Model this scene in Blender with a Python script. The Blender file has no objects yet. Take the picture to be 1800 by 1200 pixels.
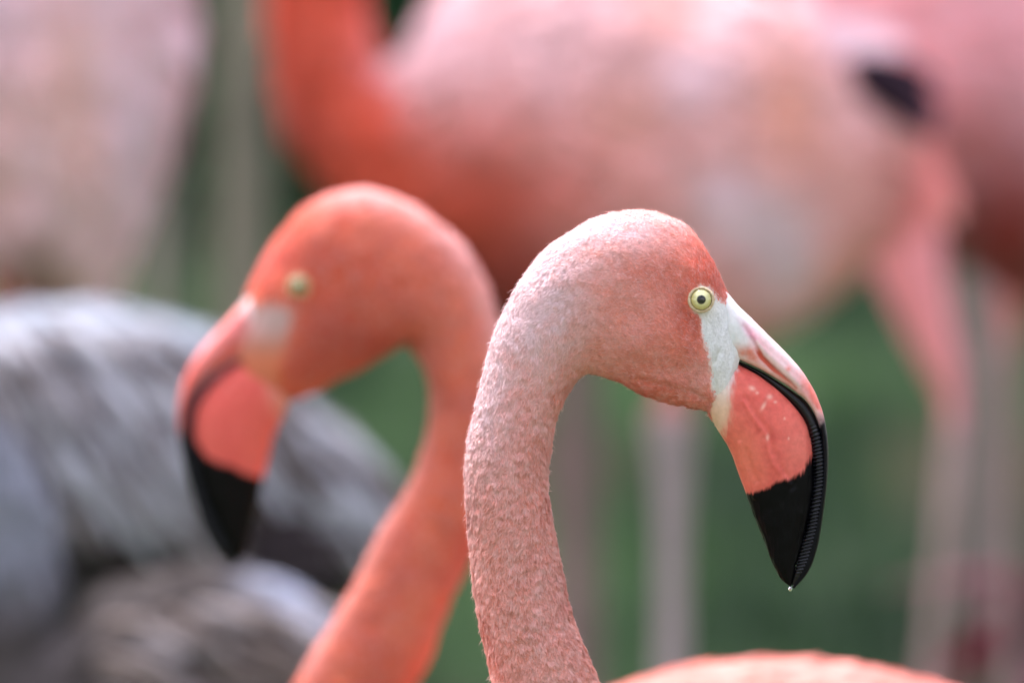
import bpy, math, random
import numpy as np
from mathutils import Vector

# ------------------------------------------------------------------ camera, light, exposure
S = bpy.context.scene
COL = S.collection
F = 4.2                      # metres to the plane in focus
PX = 0.5 / 1800              # metres per photograph pixel at that plane
Z0 = 0.71                    # eye height of the camera

cam_data = bpy.data.cameras.new("camera")
cam = bpy.data.objects.new("camera", cam_data)
COL.objects.link(cam)
S.camera = cam
cam.location = (0, 0, Z0)
cam.rotation_euler = (math.radians(90), 0, 0)
cam_data.sensor_width = 36
cam_data.lens = 36 * F / 0.5
cam_data.clip_start = 0.1
cam_data.clip_end = 500
cam_data.dof.use_dof = True
cam_data.dof.focus_distance = F - 0.014
cam_data.dof.aperture_fstop = (cam_data.lens / 1000) / 0.046

SUN_EL, SUN_AZ = math.radians(64), math.radians(-42)   # azimuth from +Y (behind the birds), negative = left
world = bpy.data.worlds.new("World")
S.world = world
world.use_nodes = True
wn = world.node_tree.nodes
wl = world.node_tree.links
sky = wn.new("ShaderNodeTexSky")
sky.sky_type = 'NISHITA'
sky.sun_disc = False
sky.sun_elevation = SUN_EL
sky.sun_rotation = SUN_AZ
sky.air_density = 1.0
sky.dust_density = 1.2
hs = wn.new("ShaderNodeHueSaturation")
hs.inputs['Saturation'].default_value = 0.55      # cloud cover
wl.new(sky.outputs[0], hs.inputs['Color'])
tint = wn.new("ShaderNodeVectorMath"); tint.operation = 'MULTIPLY'
tint.inputs[1].default_value = (1.08, 0.96, 0.97)  # white balance of the cloud light
wl.new(hs.outputs[0], tint.inputs[0])
wl.new(tint.outputs[0], wn['Background'].inputs['Color'])
wn['Background'].inputs['Strength'].default_value = 0.13

sd = bpy.data.lights.new("sun", 'SUN')
sd.energy = 1.15
sd.angle = math.radians(24)
sd.color = (1.0, 0.93, 0.93)
sun = bpy.data.objects.new("sun", sd)
COL.objects.link(sun)
dirv = Vector((math.sin(SUN_AZ) * math.cos(SUN_EL), math.cos(SUN_AZ) * math.cos(SUN_EL), math.sin(SUN_EL)))
sun.rotation_euler = dirv.to_track_quat('Z', 'Y').to_euler()

S.view_settings.view_transform = 'Standard'
S.view_settings.look = 'None'
S.view_settings.gamma = 1
S.view_settings.exposure = 2.85
S.render.engine = 'CYCLES'
S.cycles.use_denoising = True
S.cycles.max_bounces = 6
S.cycles.diffuse_bounces = 4

R = np.random.RandomState(7)

# ------------------------------------------------------------------ helpers
def lin(c):
    c = np.asarray(c, float) / 255.0
    return np.where(c <= 0.04045, c / 12.92, ((c + 0.055) / 1.055) ** 2.4)

def srgb(r, g, b):
    return lin([r, g, b])

def _hash(ix, iy, iz, seed):
    h = (ix.astype(np.int64) * 374761393 + iy.astype(np.int64) * 668265263 + iz.astype(np.int64) * 2147483647 + seed * 974711) & 0xFFFFFFFF
    h = ((h ^ (h >> 13)) * 1274126177) & 0xFFFFFFFF
    h = ((h ^ (h >> 16)) * 2246822519) & 0xFFFFFFFF
    return ((h ^ (h >> 15)) & 0xFFFFFF) / float(0xFFFFFF)

def vnoise(x, y, z, seed=0):
    """smooth value noise in -1..1"""
    x = np.asarray(x, float); y = np.asarray(y, float); z = np.asarray(z, float)
    x, y, z = np.broadcast_arrays(x, y, z)
    ix, iy, iz = np.floor(x), np.floor(y), np.floor(z)
    fx, fy, fz = x - ix, y - iy, z - iz
    fx, fy, fz = [t * t * (3 - 2 * t) for t in (fx, fy, fz)]
    r = 0
    for dx in (0, 1):
        wx = fx if dx else 1 - fx
        for dy in (0, 1):
            wy = fy if dy else 1 - fy
            for dz in (0, 1):
                wz = fz if dz else 1 - fz
                r = r + wx * wy * wz * _hash(ix + dx, iy + dy, iz + dz, seed)
    return r * 2 - 1

def fbm(x, y, z, octv=3, seed=0):
    r, a, t = 0, 1.0, 0
    for k in range(octv):
        r = r + a * vnoise(x * 2 ** k, y * 2 ** k, z * 2 ** k, seed + k * 17)
        t += a
        a *= 0.5
    return r / t

def smooth(e0, e1, x):
    t = np.clip((x - e0) / (e1 - e0), 0, 1)
    return t * t * (3 - 2 * t)

def mixc(a, b, t):
    t = np.asarray(t)[..., None]
    return a * (1 - t) + b * t

def spot(x, y, cx, cy, rx, ry, ang=0.0):
    ca, sa = math.cos(math.radians(ang)), math.sin(math.radians(ang))
    u = ((x - cx) * ca + (y - cy) * sa) / rx
    v = (-(x - cx) * sa + (y - cy) * ca) / ry
    return np.exp(-(u * u + v * v))

def seg_dist(x, y, pts):
    """distance to a polyline and the 0..1 position along it"""
    best = np.full(np.shape(x), 1e9); at = np.zeros(np.shape(x))
    n = len(pts) - 1
    for i in range(n):
        ax, ay = pts[i]; bx, by = pts[i + 1]
        vx, vy = bx - ax, by - ay
        t = np.clip(((x - ax) * vx + (y - ay) * vy) / (vx * vx + vy * vy), 0, 1)
        d = np.hypot(x - ax - t * vx, y - ay - t * vy)
        m = d < best
        best = np.where(m, d, best); at = np.where(m, (i + t) / n, at)
    return best, at

def poly_side(x, y, pts):
    """signed distance to an open polyline: positive on its right-hand side as seen in the picture (y down)"""
    best = np.full(np.shape(x), 1e9); sg = np.zeros(np.shape(x))
    for i in range(len(pts) - 1):
        ax, ay = pts[i]; bx, by = pts[i + 1]
        vx, vy = bx - ax, by - ay
        L = math.hypot(vx, vy)
        t = np.clip(((x - ax) * vx + (y - ay) * vy) / (L * L), 0, 1)
        d = np.hypot(x - ax - t * vx, y - ay - t * vy)
        s = np.sign(vx * (y - ay) - vy * (x - ax))
        m = d < best - 1e-6
        best = np.where(m, d, best); sg = np.where(m, s, sg)
    return best * sg

# materials ---------------------------------------------------------
def mat_attr(name, rough=0.7, spec=0.3, sheen=0.0, bump=0.0, bscale=400, trans=0.0, sss=0.0, coat=0.0, var=0.0, vscale=120):
    m = bpy.data.materials.new(name); m.use_nodes = True
    nt = m.node_tree; n = nt.nodes; l = nt.links
    p = n['Principled BSDF']
    a = n.new('ShaderNodeAttribute'); a.attribute_name = 'Col'
    colour = a.outputs['Color']
    tc = n.new('ShaderNodeTexCoord')
    if var > 0:
        nz = n.new('ShaderNodeTexNoise'); nz.inputs['Scale'].default_value = vscale; nz.inputs['Detail'].default_value = 5
        l.new(tc.outputs['Object'], nz.inputs['Vector'])
        mp = n.new('ShaderNodeMapRange'); mp.inputs[1].default_value = 0.3; mp.inputs[2].default_value = 0.7
        mp.inputs[3].default_value = 1 - var; mp.inputs[4].default_value = 1 + var
        l.new(nz.outputs[0], mp.inputs[0])
        mu = n.new('ShaderNodeVectorMath'); mu.operation = 'SCALE'
        l.new(colour, mu.inputs[0]); l.new(mp.outputs[0], mu.inputs['Scale'])
        colour = mu.outputs[0]
    l.new(colour, p.inputs['Base Color'])
    p.inputs['Roughness'].default_value = rough
    p.inputs['Specular IOR Level'].default_value = spec
    p.inputs['Sheen Weight'].default_value = sheen
    p.inputs['Sheen Roughness'].default_value = 0.5
    p.inputs['Coat Weight'].default_value = coat
    p.inputs['Coat Roughness'].default_value = 0.04
    p.inputs['Coat IOR'].default_value = 1.5
    if sss > 0:
        p.inputs['Subsurface Weight'].default_value = sss
        p.inputs['Subsurface Radius'].default_value = (1.0, 0.35, 0.25)
        p.inputs['Subsurface Scale'].default_value = 0.003
    if bump > 0:
        nz = n.new('ShaderNodeTexNoise'); nz.inputs['Scale'].default_value = bscale; nz.inputs['Detail'].default_value = 6
        l.new(tc.outputs['Object'], nz.inputs['Vector'])
        b = n.new('ShaderNodeBump'); b.inputs['Strength'].default_value = bump; b.inputs['Distance'].default_value = 0.001
        l.new(nz.outputs[0], b.inputs['Height']); l.new(b.outputs[0], p.inputs['Normal'])
    if trans > 0:
        tr = n.new('ShaderNodeBsdfTranslucent'); l.new(colour, tr.inputs[0])
        mx = n.new('ShaderNodeMixShader'); mx.inputs[0].default_value = trans
        l.new(p.outputs[0], mx.inputs[1]); l.new(tr.outputs[0], mx.inputs[2])
        l.new(mx.outputs[0], n['Material Output'].inputs[0])
    return m

M_DOWN = mat_attr('short_down', 0.85, 0.15, 0.12, 0.5, 900, var=0.06, vscale=700)
M_HAIR = mat_attr('feather_barbs', 0.8, 0.12, 0.10, trans=0.33)
M_PLUME = mat_attr('body_plumage', 0.85, 0.10, 0.08, 0.4, 120, var=0.10, vscale=45)
M_BILL = mat_attr('bill_horn', 0.36, 0.12, 0, 0.14, 700, sss=0.18, var=0.07, vscale=420)
M_BLACK = mat_attr('bill_black', 0.28, 0.35, 0, 0.1, 500)
M_EYE = mat_attr('eye_ball', 0.25, 0.5, coat=1.0)
M_LID = mat_attr('eye_lid', 0.55, 0.4, bump=0.4, bscale=1500, sss=0.1)
M_LEG = mat_attr('leg_scale', 0.6, 0.3, bump=0.4, bscale=300)
M_LEAF = mat_attr('leaf', 0.5, 0.4, trans=0.3)
M_BARK = mat_attr('bark', 0.9, 0.2, bump=0.9, bscale=40, var=0.2, vscale=18)
M_SOIL = mat_attr('soil', 0.95, 0.1, bump=0.9, bscale=30, var=0.25, vscale=9)

def make_mesh(name, verts, faces, cols, mat, parent=None, smooth_shade=True):
    """faces: list of integer arrays (n,3) or (n,4)"""
    me = bpy.data.meshes.new(name)
    verts = np.asarray(verts, np.float32)
    if isinstance(faces, np.ndarray):
        faces = [faces]
    faces = [f for f in faces if len(f)]
    loops = np.concatenate([f.ravel() for f in faces]).astype(np.int32)
    sizes = np.concatenate([np.full(len(f), f.shape[1]) for f in faces]).astype(np.int32)
    starts = np.concatenate([[0], np.cumsum(sizes)[:-1]]).astype(np.int32)
    me.vertices.add(len(verts)); me.vertices.foreach_set('co', verts.ravel())
    me.loops.add(len(loops)); me.loops.foreach_set('vertex_index', loops)
    me.polygons.add(len(sizes)); me.polygons.foreach_set('loop_start', starts)
    try:
        me.polygons.foreach_set('loop_total', sizes)
    except Exception:
        pass
    me.update(calc_edges=True)
    me.validate()
    if smooth_shade:
        me.polygons.foreach_set('use_smooth', np.ones(len(me.polygons), bool))
    c = np.ones((len(verts), 4), np.float32)
    c[:, :3] = np.clip(cols, 0, 1)
    at = me.color_attributes.new('Col', 'FLOAT_COLOR', 'POINT')
    at.data.foreach_set('color', c.ravel())
    me.materials.append(mat)
    o = bpy.data.objects.new(name, me)
    COL.objects.link(o)
    if parent is not None:
        o.parent = parent
    return o

def tag(o, label=None, cat=None, group=None, kind=None):
    if label: o['label'] = label
    if cat: o['category'] = cat
    if group: o['group'] = group
    if kind: o['kind'] = kind
    return o

def empty(name, loc, label, cat, group=None):
    o = bpy.data.objects.new(name, None); COL.objects.link(o)
    o.location = loc; o.empty_display_size = 0.05
    tag(o, label, cat, group)
    return o

class Frame:
    """photograph pixels at a distance -> metres, relative to the thing's own base"""
    def __init__(s, dist, base=(0, 0, 0)):
        s.d = dist; s.k = PX * dist / F; s.base = np.array(base, float)
    def w(s, px, py, y):
        """px,py = picture coordinates in the bird's own vertical plane, y = sideways offset in those pixels"""
        return np.stack([(px - 900) * s.k, s.d + y * s.k, Z0 + (600 - py) * s.k], -1) - s.base

def crom(P, s, sq):
    """Catmull-Rom through rows of P at parameters s, evaluated at sq (non-uniform tangents)"""
    P = np.asarray(P, float)
    n = len(P)
    m = np.zeros_like(P)
    for i in range(n):
        if i == 0: m[i] = (P[1] - P[0]) / (s[1] - s[0])
        elif i == n - 1: m[i] = (P[-1] - P[-2]) / (s[-1] - s[-2])
        else:
            d0 = (P[i] - P[i - 1]) / (s[i] - s[i - 1]); d1 = (P[i + 1] - P[i]) / (s[i + 1] - s[i])
            w0, w1 = s[i + 1] - s[i], s[i] - s[i - 1]
            m[i] = (d0 * w0 + d1 * w1) / (w0 + w1)
    idx = np.clip(np.searchsorted(s, sq, 'right') - 1, 0, n - 2)
    h = (s[idx + 1] - s[idx])[:, None]; t = ((sq - s[idx])[:, None]) / h
    h00 = 2 * t ** 3 - 3 * t ** 2 + 1; h10 = t ** 3 - 2 * t ** 2 + t
    h01 = -2 * t ** 3 + 3 * t ** 2; h11 = t ** 3 - t ** 2
    return h00 * P[idx] + h10 * h * m[idx] + h01 * P[idx + 1] + h11 * h * m[idx + 1]

class Loft:
    """stations: (Dx,Dy, Vx,Vy, W [, taper [, yoff]]) : a dorsal and a ventral outline point and the half width across"""
    def __init__(s, st, step=6.0, nv=64, exp=1.0, stepfn=None):
        A = np.array([list(r) + [0] * (7 - len(r)) for r in st], float)
        mid = (A[:, 0:2] + A[:, 2:4]) / 2
        seg = 0.5 * (np.linalg.norm(np.diff(A[:, 0:2], axis=0), axis=1) + np.linalg.norm(np.diff(A[:, 2:4], axis=0), axis=1))
        par = np.concatenate([[0], np.cumsum(np.maximum(seg, 1))])
        q = [0.0]
        while q[-1] < par[-1]:
            stp = step
            if stepfn is not None:
                stp = stepfn(np.interp(q[-1], par, mid[:, 0]), np.interp(q[-1], par, mid[:, 1]))
            q.append(q[-1] + stp)
        q[-1] = par[-1]
        q = np.array(q)
        B = crom(A, par, q)
        s.D, s.V = B[:, 0:2], B[:, 2:4]
        W = np.maximum(B[:, 4], 0.3)[:, None]
        th = np.linspace(0, 2 * math.pi, nv, endpoint=False)[None, :]
        c, sn = np.cos(th), np.sin(th)
        a = np.sign(c) * np.abs(c) ** exp; b = np.sign(sn) * np.abs(sn) ** exp
        m = (s.D + s.V) / 2; h = (s.D - s.V) / 2
        s.px = m[:, 0:1] + a * h[:, 0:1]
        s.py = m[:, 1:2] + a * h[:, 1:2]
        s.y = -W * b * (1 + B[:, 5:6] * a) + B[:, 6:7]
        s.nu, s.nv = s.px.shape
        s.a, s.b = np.broadcast_to(a, s.px.shape), np.broadcast_to(b, s.px.shape)
        s.len = np.broadcast_to(q[:, None], s.px.shape)
    def xyz(s):
        return np.stack([s.px, s.y, -s.py], -1)
    def normals(s):
        P = s.xyz()
        du = np.gradient(P, axis=0)
        dv = np.roll(P, -1, 1) - np.roll(P, 1, 1)
        n = np.cross(du, dv)
        n /= np.linalg.norm(n, axis=-1, keepdims=True) + 1e-9
        cen = np.stack([(s.D + s.V)[:, 0] / 2, s.y.mean(1), -(s.D + s.V)[:, 1] / 2], -1)[:, None, :]
        if np.sum(n * (P - cen)) < 0: n = -n
        return n
    def displace(s, d):
        n = s.normals()
        s.px = s.px + n[..., 0] * d; s.y = s.y + n[..., 1] * d; s.py = s.py - n[..., 2] * d
    def geo(s, fr, off=0):
        V = fr.w(s.px, s.py, s.y).reshape(-1, 3)
        i = np.arange(s.nu - 1)[:, None]; j = np.arange(s.nv)[None, :]
        a = i * s.nv + j; b = i * s.nv + (j + 1) % s.nv
        Fq = np.stack([a, b, b + s.nv, a + s.nv], -1).reshape(-1, 4)
        # caps
        c0 = V[:s.nv].mean(0); c1 = V[-s.nv:].mean(0)
        n0 = len(V)
        V = np.concatenate([V, [c0, c1]])
        jj = np.arange(s.nv); jn = (jj + 1) % s.nv; last = (s.nu - 1) * s.nv
        T = np.concatenate([np.stack([jn, jj, np.full(s.nv, n0)], -1), np.stack([last + jj, last + jn, np.full(s.nv, n0 + 1)], -1)])
        return V, Fq + off, T + off
    def colors(s, fn):
        c = fn(s.px, s.py, s.y).reshape(-1, 3)
        return np.concatenate([c, c[:s.nv].mean(0)[None], c[-s.nv:].mean(0)[None]])

def build_lofts(name, items, fr, mat, parent):
    """items: list of (loft, colour function) -> one mesh"""
    V, Q, T, C = [], [], [], []
    off = 0
    for lf, fn in items:
        v, q, t = lf.geo(fr, off)
        V.append(v); Q.append(q); T.append(t); C.append(lf.colors(fn)); off += len(v)
    return make_mesh(name, np.concatenate(V), [np.concatenate(Q), np.concatenate(T)], np.concatenate(C), mat, parent)

def barbs(name, lf, fr, colfn, n, length, width, lift, mat, parent, mask=None, tip=None, rng=None, jitter=0.3, swirl=0.5, curl=0.5, flow=-1):
    """short feathers standing on a loft surface, joined into one part. length/width: functions or numbers (pixels)"""
    rng = rng or R
    P = lf.xyz(); N = lf.normals()
    nu, nv = lf.nu, lf.nv
    area = np.linalg.norm(np.cross(P[1:, :] - P[:-1, :], np.roll(P, -1, 1)[:-1] - P[:-1]), axis=-1)
    if mask is not None:
        area = area * mask(P[:-1, :, 0], -P[:-1, :, 2], P[:-1, :, 1])
    pr = (area / area.sum()).ravel()
    idx = rng.choice(len(pr), size=n, p=pr)
    i, j = idx // nv, idx % nv
    fu, fv = rng.rand(n)[:, None], rng.rand(n)[:, None]
    j2 = (j + 1) % nv
    def bl(A): return (A[i, j] * (1 - fu) + A[i + 1, j] * fu) * (1 - fv) + (A[i, j2] * (1 - fu) + A[i + 1, j2] * fu) * fv
    p = bl(P); nn = bl(N)
    nn /= np.linalg.norm(nn, axis=-1, keepdims=True)
    tu = (P[i + 1, j] - P[i, j]) * flow
    tu -= nn * np.sum(tu * nn, -1, keepdims=True)
    tu /= np.linalg.norm(tu, axis=-1, keepdims=True) + 1e-9
    tv = np.cross(nn, tu)
    ang = rng.normal(0, jitter, n) + swirl * fbm(p[:, 0] / 38, p[:, 1] / 38, p[:, 2] / 38, 2, 5)
    d = tu * np.cos(ang)[:, None] + tv * np.sin(ang)[:, None]
    side = np.cross(nn, d)
    L = (length(p[:, 0], -p[:, 2]) if callable(length) else length) * rng.uniform(0.6, 1.35, n)
    Wd = (width(p[:, 0], -p[:, 2]) if callable(width) else width) * rng.uniform(0.7, 1.3, n)
    lf_ = (lift(p[:, 0], -p[:, 2]) if callable(lift) else lift) * rng.uniform(0.5, 1.6, n)
    L, Wd, lf_ = L[:, None], Wd[:, None], lf_[:, None]
    b0 = p - nn * 0.6
    m0 = p + d * L * 0.5 + nn * L * lf_ * 0.62
    t0 = p + d * L + nn * L * lf_ * (1 - curl * 0.35)
    vs = np.stack([b0 - side * Wd * 0.35, b0 + side * Wd * 0.35, m0 + side * Wd * 0.5, m0 - side * Wd * 0.5, t0], 1)
    vs = fr.w(vs[..., 0], -vs[..., 2], vs[..., 1]).reshape(-1, 3)
    k = np.arange(n)[:, None] * 5
    q = k + np.array([[3, 2, 1, 0]]); t = k + np.array([[4, 2, 3]])
    c = colfn(p[:, 0], -p[:, 2], p[:, 1])
    c = c * (1 + rng.normal(0, 0.07, n))[:, None]
    tp = tip(c, p[:, 0], -p[:, 2]) if tip else c
    cs = np.stack([c * 0.92, c * 0.92, mixc(c, tp, np.full(n, .5)), mixc(c, tp, np.full(n, .5)), tp], 1).reshape(-1, 3)
    o = make_mesh(name, vs, [q, t], cs, mat, parent)
    nb = nn + rng.normal(0, .16, nn.shape) - d * .12
    nb = np.stack([nb, nb, nb + side * .2, nb - side * .2, nb + d * .35], 1).reshape(-1, 3)
    nb /= np.linalg.norm(nb, axis=1, keepdims=True)
    if len(o.data.vertices) == len(nb):
        o.data.normals_split_custom_set_from_vertices(nb.tolist())
    o['kind'] = 'stuff'
    return o

# ------------------------------------------------------------------ ground and vegetation behind
def ground_z(x, d):
    d = np.asarray(d, float)
    return -0.42 + 0.42 * smooth(5.6, 8.0, d) + 0.78 * smooth(9.5, 16.5, d) + 0.02 * fbm(x * 1.3, d * 1.3, 0, 3, 90)

def build_ground():
    xs = np.concatenate([[-120, -60, -30, -15], np.linspace(-8, 8, 120), [15, 30, 60, 120]])
    ds = np.concatenate([[-60, -20, -5], np.linspace(0, 20, 160), [26, 40, 70, 120]])
    X, D = np.meshgrid(xs, ds)
    Z = ground_z(X, D)
    V = np.stack([X, D, Z], -1).reshape(-1, 3)
    n = len(xs)
    i = np.arange(len(ds) - 1)[:, None]; j = np.arange(n - 1)[None, :]
    a = i * n + j
    Q = np.stack([a, a + 1, a + n + 1, a + n], -1).reshape(-1, 4)
    g = np.clip(smooth(-0.5, 0.2, fbm(X * 0.9, D * 0.9, 0, 3, 4)) + smooth(8.5, 10, D), 0, 1)
    c = mixc(srgb(104, 90, 86), srgb(62, 80, 50), g).reshape(-1, 3)
    tag(make_mesh('ground', V, Q, c, M_SOIL), kind='structure')
build_ground()

def leaf_cloud(name, centres, radii, n, size, base_cols, parent, rng, mat=M_LEAF, droop=0.3, aspect=0.42):
    """leaves gathered on the outside of clumps"""
    k = rng.choice(len(centres), n, p=radii ** 2 / np.sum(radii ** 2))
    v = rng.normal(size=(n, 3)); v /= np.linalg.norm(v, axis=1, keepdims=True)
    r = radii[k] * rng.uniform(0.55, 1.05, n)
    p = centres[k] + v * r[:, None] * np.array([1, 1, 0.85])
    d = v + rng.normal(0, 0.6, (n, 3)); d[:, 2] -= droop
    d /= np.linalg.norm(d, axis=1, keepdims=True)
    up = rng.normal(0, 0.5, (n, 3)) + np.array([0, -0.2, 0.8])
    sd_ = np.cross(d, up); sd_ /= np.linalg.norm(sd_, axis=1, keepdims=True)
    L = (size * rng.uniform(0.6, 1.3, n))[:, None]
    W = L * aspect
    nrm = np.cross(sd_, d)
    vs = np.stack([p, p + d * L * .45 + sd_ * W * .5 + nrm * L * .06, p + d * L * .45 - sd_ * W * .5 + nrm * L * .06, p + d * L - nrm * L * .08], 1).reshape(-1, 3)
    kk = np.arange(n)[:, None] * 4
    T = np.concatenate([kk + np.array([[0, 1, 2]]), kk + np.array([[1, 3, 2]])])
    ck = rng.uniform(0, 1, len(centres))[k]
    c = mixc(base_cols[0], base_cols[1], np.clip(ck + rng.normal(0, 0.2, n), 0, 1))
    c = c * rng.uniform(0.75, 1.25, n)[:, None]
    o = make_mesh(name, vs, T, np.repeat(c, 4, axis=0), mat, parent, smooth_shade=False)
    o['kind'] = 'stuff'
    return o

def limb_mesh(name, paths, mat, parent, colfn, nv=12):
    V, Q, C, off = [], [], [], 0
    for pts, rad in paths:
        pts = np.asarray(pts, float); rad = np.asarray(rad, float)
        s_ = np.arange(len(pts), dtype=float); q = np.linspace(0, len(pts) - 1, (len(pts) - 1) * 6 + 1)
        P = crom(pts, s_, q); r = np.maximum(crom(rad[:, None], s_, q)[:, 0], 0.0005)
        T = np.gradient(P, axis=0); T /= np.linalg.norm(T, axis=1, keepdims=True)
        ref = np.array([0.13, 1.0, 0.05])
        A = np.cross(T, ref); A /= np.linalg.norm(A, axis=1, keepdims=True)
        B = np.cross(T, A)
        th = np.linspace(0, 2 * math.pi, nv, endpoint=False)
        rr = r[:, None] * (1 + 0.06 * vnoise(np.cos(th)[None] * 2, np.sin(th)[None] * 2, q[:, None] * 1.7, 3))
        G = P[:, None] + rr[..., None] * (np.cos(th)[None, :, None] * A[:, None] + np.sin(th)[None, :, None] * B[:, None])
        n = len(P)
        i = np.arange(n - 1)[:, None]; j = np.arange(nv)[None]
        a = i * nv + j; b = i * nv + (j + 1) % nv
        Q.append(np.stack([a, b, b + nv, a + nv], -1).reshape(-1, 4) + off)
        g = G.reshape(-1, 3)
        V.append(g); C.append(colfn(g)); off += len(g)
    return make_mesh(name, np.concatenate(V), np.concatenate(Q), np.concatenate(C), mat, parent)

def light_screen_trees():
    # tall trees added to cut low light, far enough off to read as one mass
    rng = np.random.RandomState(66)
    nc = 420
    a = rng.uniform(0, 2 * math.pi, nc); r = rng.uniform(20, 27, nc)
    cen = np.stack([np.sin(a) * r, np.cos(a) * r + 6, rng.uniform(1, 15, nc)], -1)
    rad = rng.uniform(2.0, 3.4, nc)
    o = leaf_cloud('light_screen_trees', cen, rad, 60000, 0.75, (srgb(36, 46, 34), srgb(66, 76, 58)), None, rng)
    tag(o, 'tall dark green trees added all round the enclosure to cut low light', 'light_screen_trees', kind='stuff')

GREENS = [(srgb(44, 82, 48), srgb(86, 136, 88)), (srgb(50, 96, 58), srgb(98, 150, 104)), (srgb(34, 64, 36), srgb(66, 108, 64))]
def shrub(x, d, h, wdt, pal, label, seed, n=15000, size=0.09):
    rng = np.random.RandomState(seed)
    gz = float(ground_z(x, d))
    e = empty('shrub', (x, d, gz), label, 'shrub', 'shrubs in the hedge behind the flock')
    nc = 26
    cen = np.stack([rng.uniform(-wdt, wdt, nc), rng.uniform(-wdt * .7, wdt * .7, nc), rng.uniform(0.03, 1, nc) * h], -1)
    rad = rng.uniform(0.16, 0.34, nc)
    leaf_cloud('foliage', cen, rad, n, size, GREENS[pal], e, rng)
    paths = []
    for k in range(7):
        c = cen[k]
        paths.append(([[rng.uniform(-.06, .06), rng.uniform(-.06, .06), -0.03], [c[0] * .4, c[1] * .4, c[2] * .45], list(c)], [0.028, 0.018, 0.007]))
    limb_mesh('stem', paths, M_BARK, e, lambda g: np.tile(srgb(96, 84, 70), (len(g), 1)), 8)
    return e

light_screen_trees()
shr = [(-1.55, 17.0, 2.6, .62, 2, 'dark green shrub at the far left end of the hedge'),
       (-0.86, 17.4, 2.8, .55, 1, 'mid green shrub just left of the grey tree trunk, beside the pale flamingo'),
       (-0.30, 17.1, 2.7, .52, 1, 'mid green shrub just right of the grey tree trunk'),
       (0.28, 17.5, 2.6, .55, 0, 'soft green shrub behind the sharp flamingo\'s neck'),
       (0.80, 17.0, 2.5, .52, 1, 'brighter green shrub behind the tip of the sharp flamingo\'s bill'),
       (1.42, 17.2, 2.7, .6, 0, 'soft green shrub at the right behind the pink tail')]
for k, a in enumerate(shr):
    shrub(*a, seed=100 + k)
for k, (x, d, pal, lab) in enumerate([(-1.2, 19.2, 2, 'tall dark shrub in the second row at the left'), (0.0, 19.5, 2, 'tall dark shrub in the second row at the middle'), (1.15, 19.3, 2, 'tall dark shrub in the second row at the right')]):
    shrub(x, d, 3.1, .9, pal, lab, 140 + k, 24000, 0.12)

def trunk_tree(x, d, h, r, col, label, seed, lean=0.0, crown=True):
    rng = np.random.RandomState(seed)
    gz = float(ground_z(x, d))
    e = empty('tree', (x, d, gz), label, 'tree', 'slim trees in front of the hedge')
    def cf(g):
        t = fbm(g[:, 0] * 30, g[:, 1] * 30, g[:, 2] * 4, 3, seed)[:, None]
        return col * (1 + 0.25 * t)
    top = [lean, 0, h]
    paths = [([[0, 0, -.05], [lean * .2, .01, h * .33], [lean * .5, -.01, h * .66], top], [r * 1.25, r, r * .85, r * .6])]
    for k in range(6):
        a = rng.uniform(0, 6.28); q = rng.uniform(.5, .9)
        paths.append(([[top[0], 0, h * .92], [top[0] + .3 * math.cos(a), .3 * math.sin(a), h + .25 * q], [top[0] + .8 * math.cos(a), .8 * math.sin(a), h + .6 * q]], [r * .5, r * .3, r * .12]))
    limb_mesh('trunk', paths, M_BARK, e, cf, 16)
    if crown:
        nc = 14
        cen = np.stack([rng.uniform(-.9, .9, nc) + lean, rng.uniform(-.9, .9, nc), h + rng.uniform(.2, 1.0, nc)], -1)
        leaf_cloud('crown', cen, rng.uniform(.25, .45, nc), 3000, .1, GREENS[0], e, rng)

def xw(px, d):
    return (px - 900) * PX * d / F

trunk_tree(xw(432, 12.4), 12.4, 3.4, .036, srgb(128, 122, 104), 'grey tree trunk between the pale flamingo and the orange neck', 201)
trunk_tree(xw(282, 13.0), 13.0, 3.3, .022, srgb(140, 132, 118), 'thin tree trunk behind the edge of the pale flamingo at left', 202)
trunk_tree(xw(1012, 11.0), 11.0, 3.2, .024, srgb(126, 104, 98), 'brownish grey trunk just right of the sharp flamingo\'s neck', 203)
trunk_tree(xw(1720, 12.0), 12.0, 3.2, .024, srgb(135, 122, 114), 'brownish grey trunk at the right below the maroon belly', 204)

# low grass in front of the hedge: nobody could count it
def grass():
    rng = np.random.RandomState(55)
    n = 90000
    x = rng.uniform(-2.6, 2.6, n); d = rng.uniform(9.2, 16.4, n)
    z = ground_z(x, d)
    h = rng.uniform(.05, .16, n)
    a = rng.uniform(0, 6.28, n); ln = rng.uniform(0, .09, n)
    w = .006
    sx, sy = np.cos(a) * w, np.sin(a) * w
    V = np.stack([np.stack([x - sx, d - sy, z], -1), np.stack([x + sx, d + sy, z], -1), np.stack([x + np.sin(a) * ln, d - np.cos(a) * ln, z + h], -1)], 1).reshape(-1, 3)
    T = np.arange(n * 3).reshape(-1, 3)
    c = mixc(srgb(42, 66, 42), srgb(88, 118, 76), np.clip(.5 + 1.6 * fbm(x * 2.6, d * 1.2, 0, 3, 91) + rng.normal(0, .2, n), 0, 1))
    c = mixc(c, srgb(104, 92, 76), smooth(.15, .5, fbm(x * 3.1, d * .9, 5, 2, 92)) * .7)
    o = make_mesh('grass', V, T, np.repeat(c, 3, axis=0), M_LEAF, smooth_shade=False)
    tag(o, 'short green grass on the bank in front of the hedge', 'grass', kind='stuff')
grass()

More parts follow.
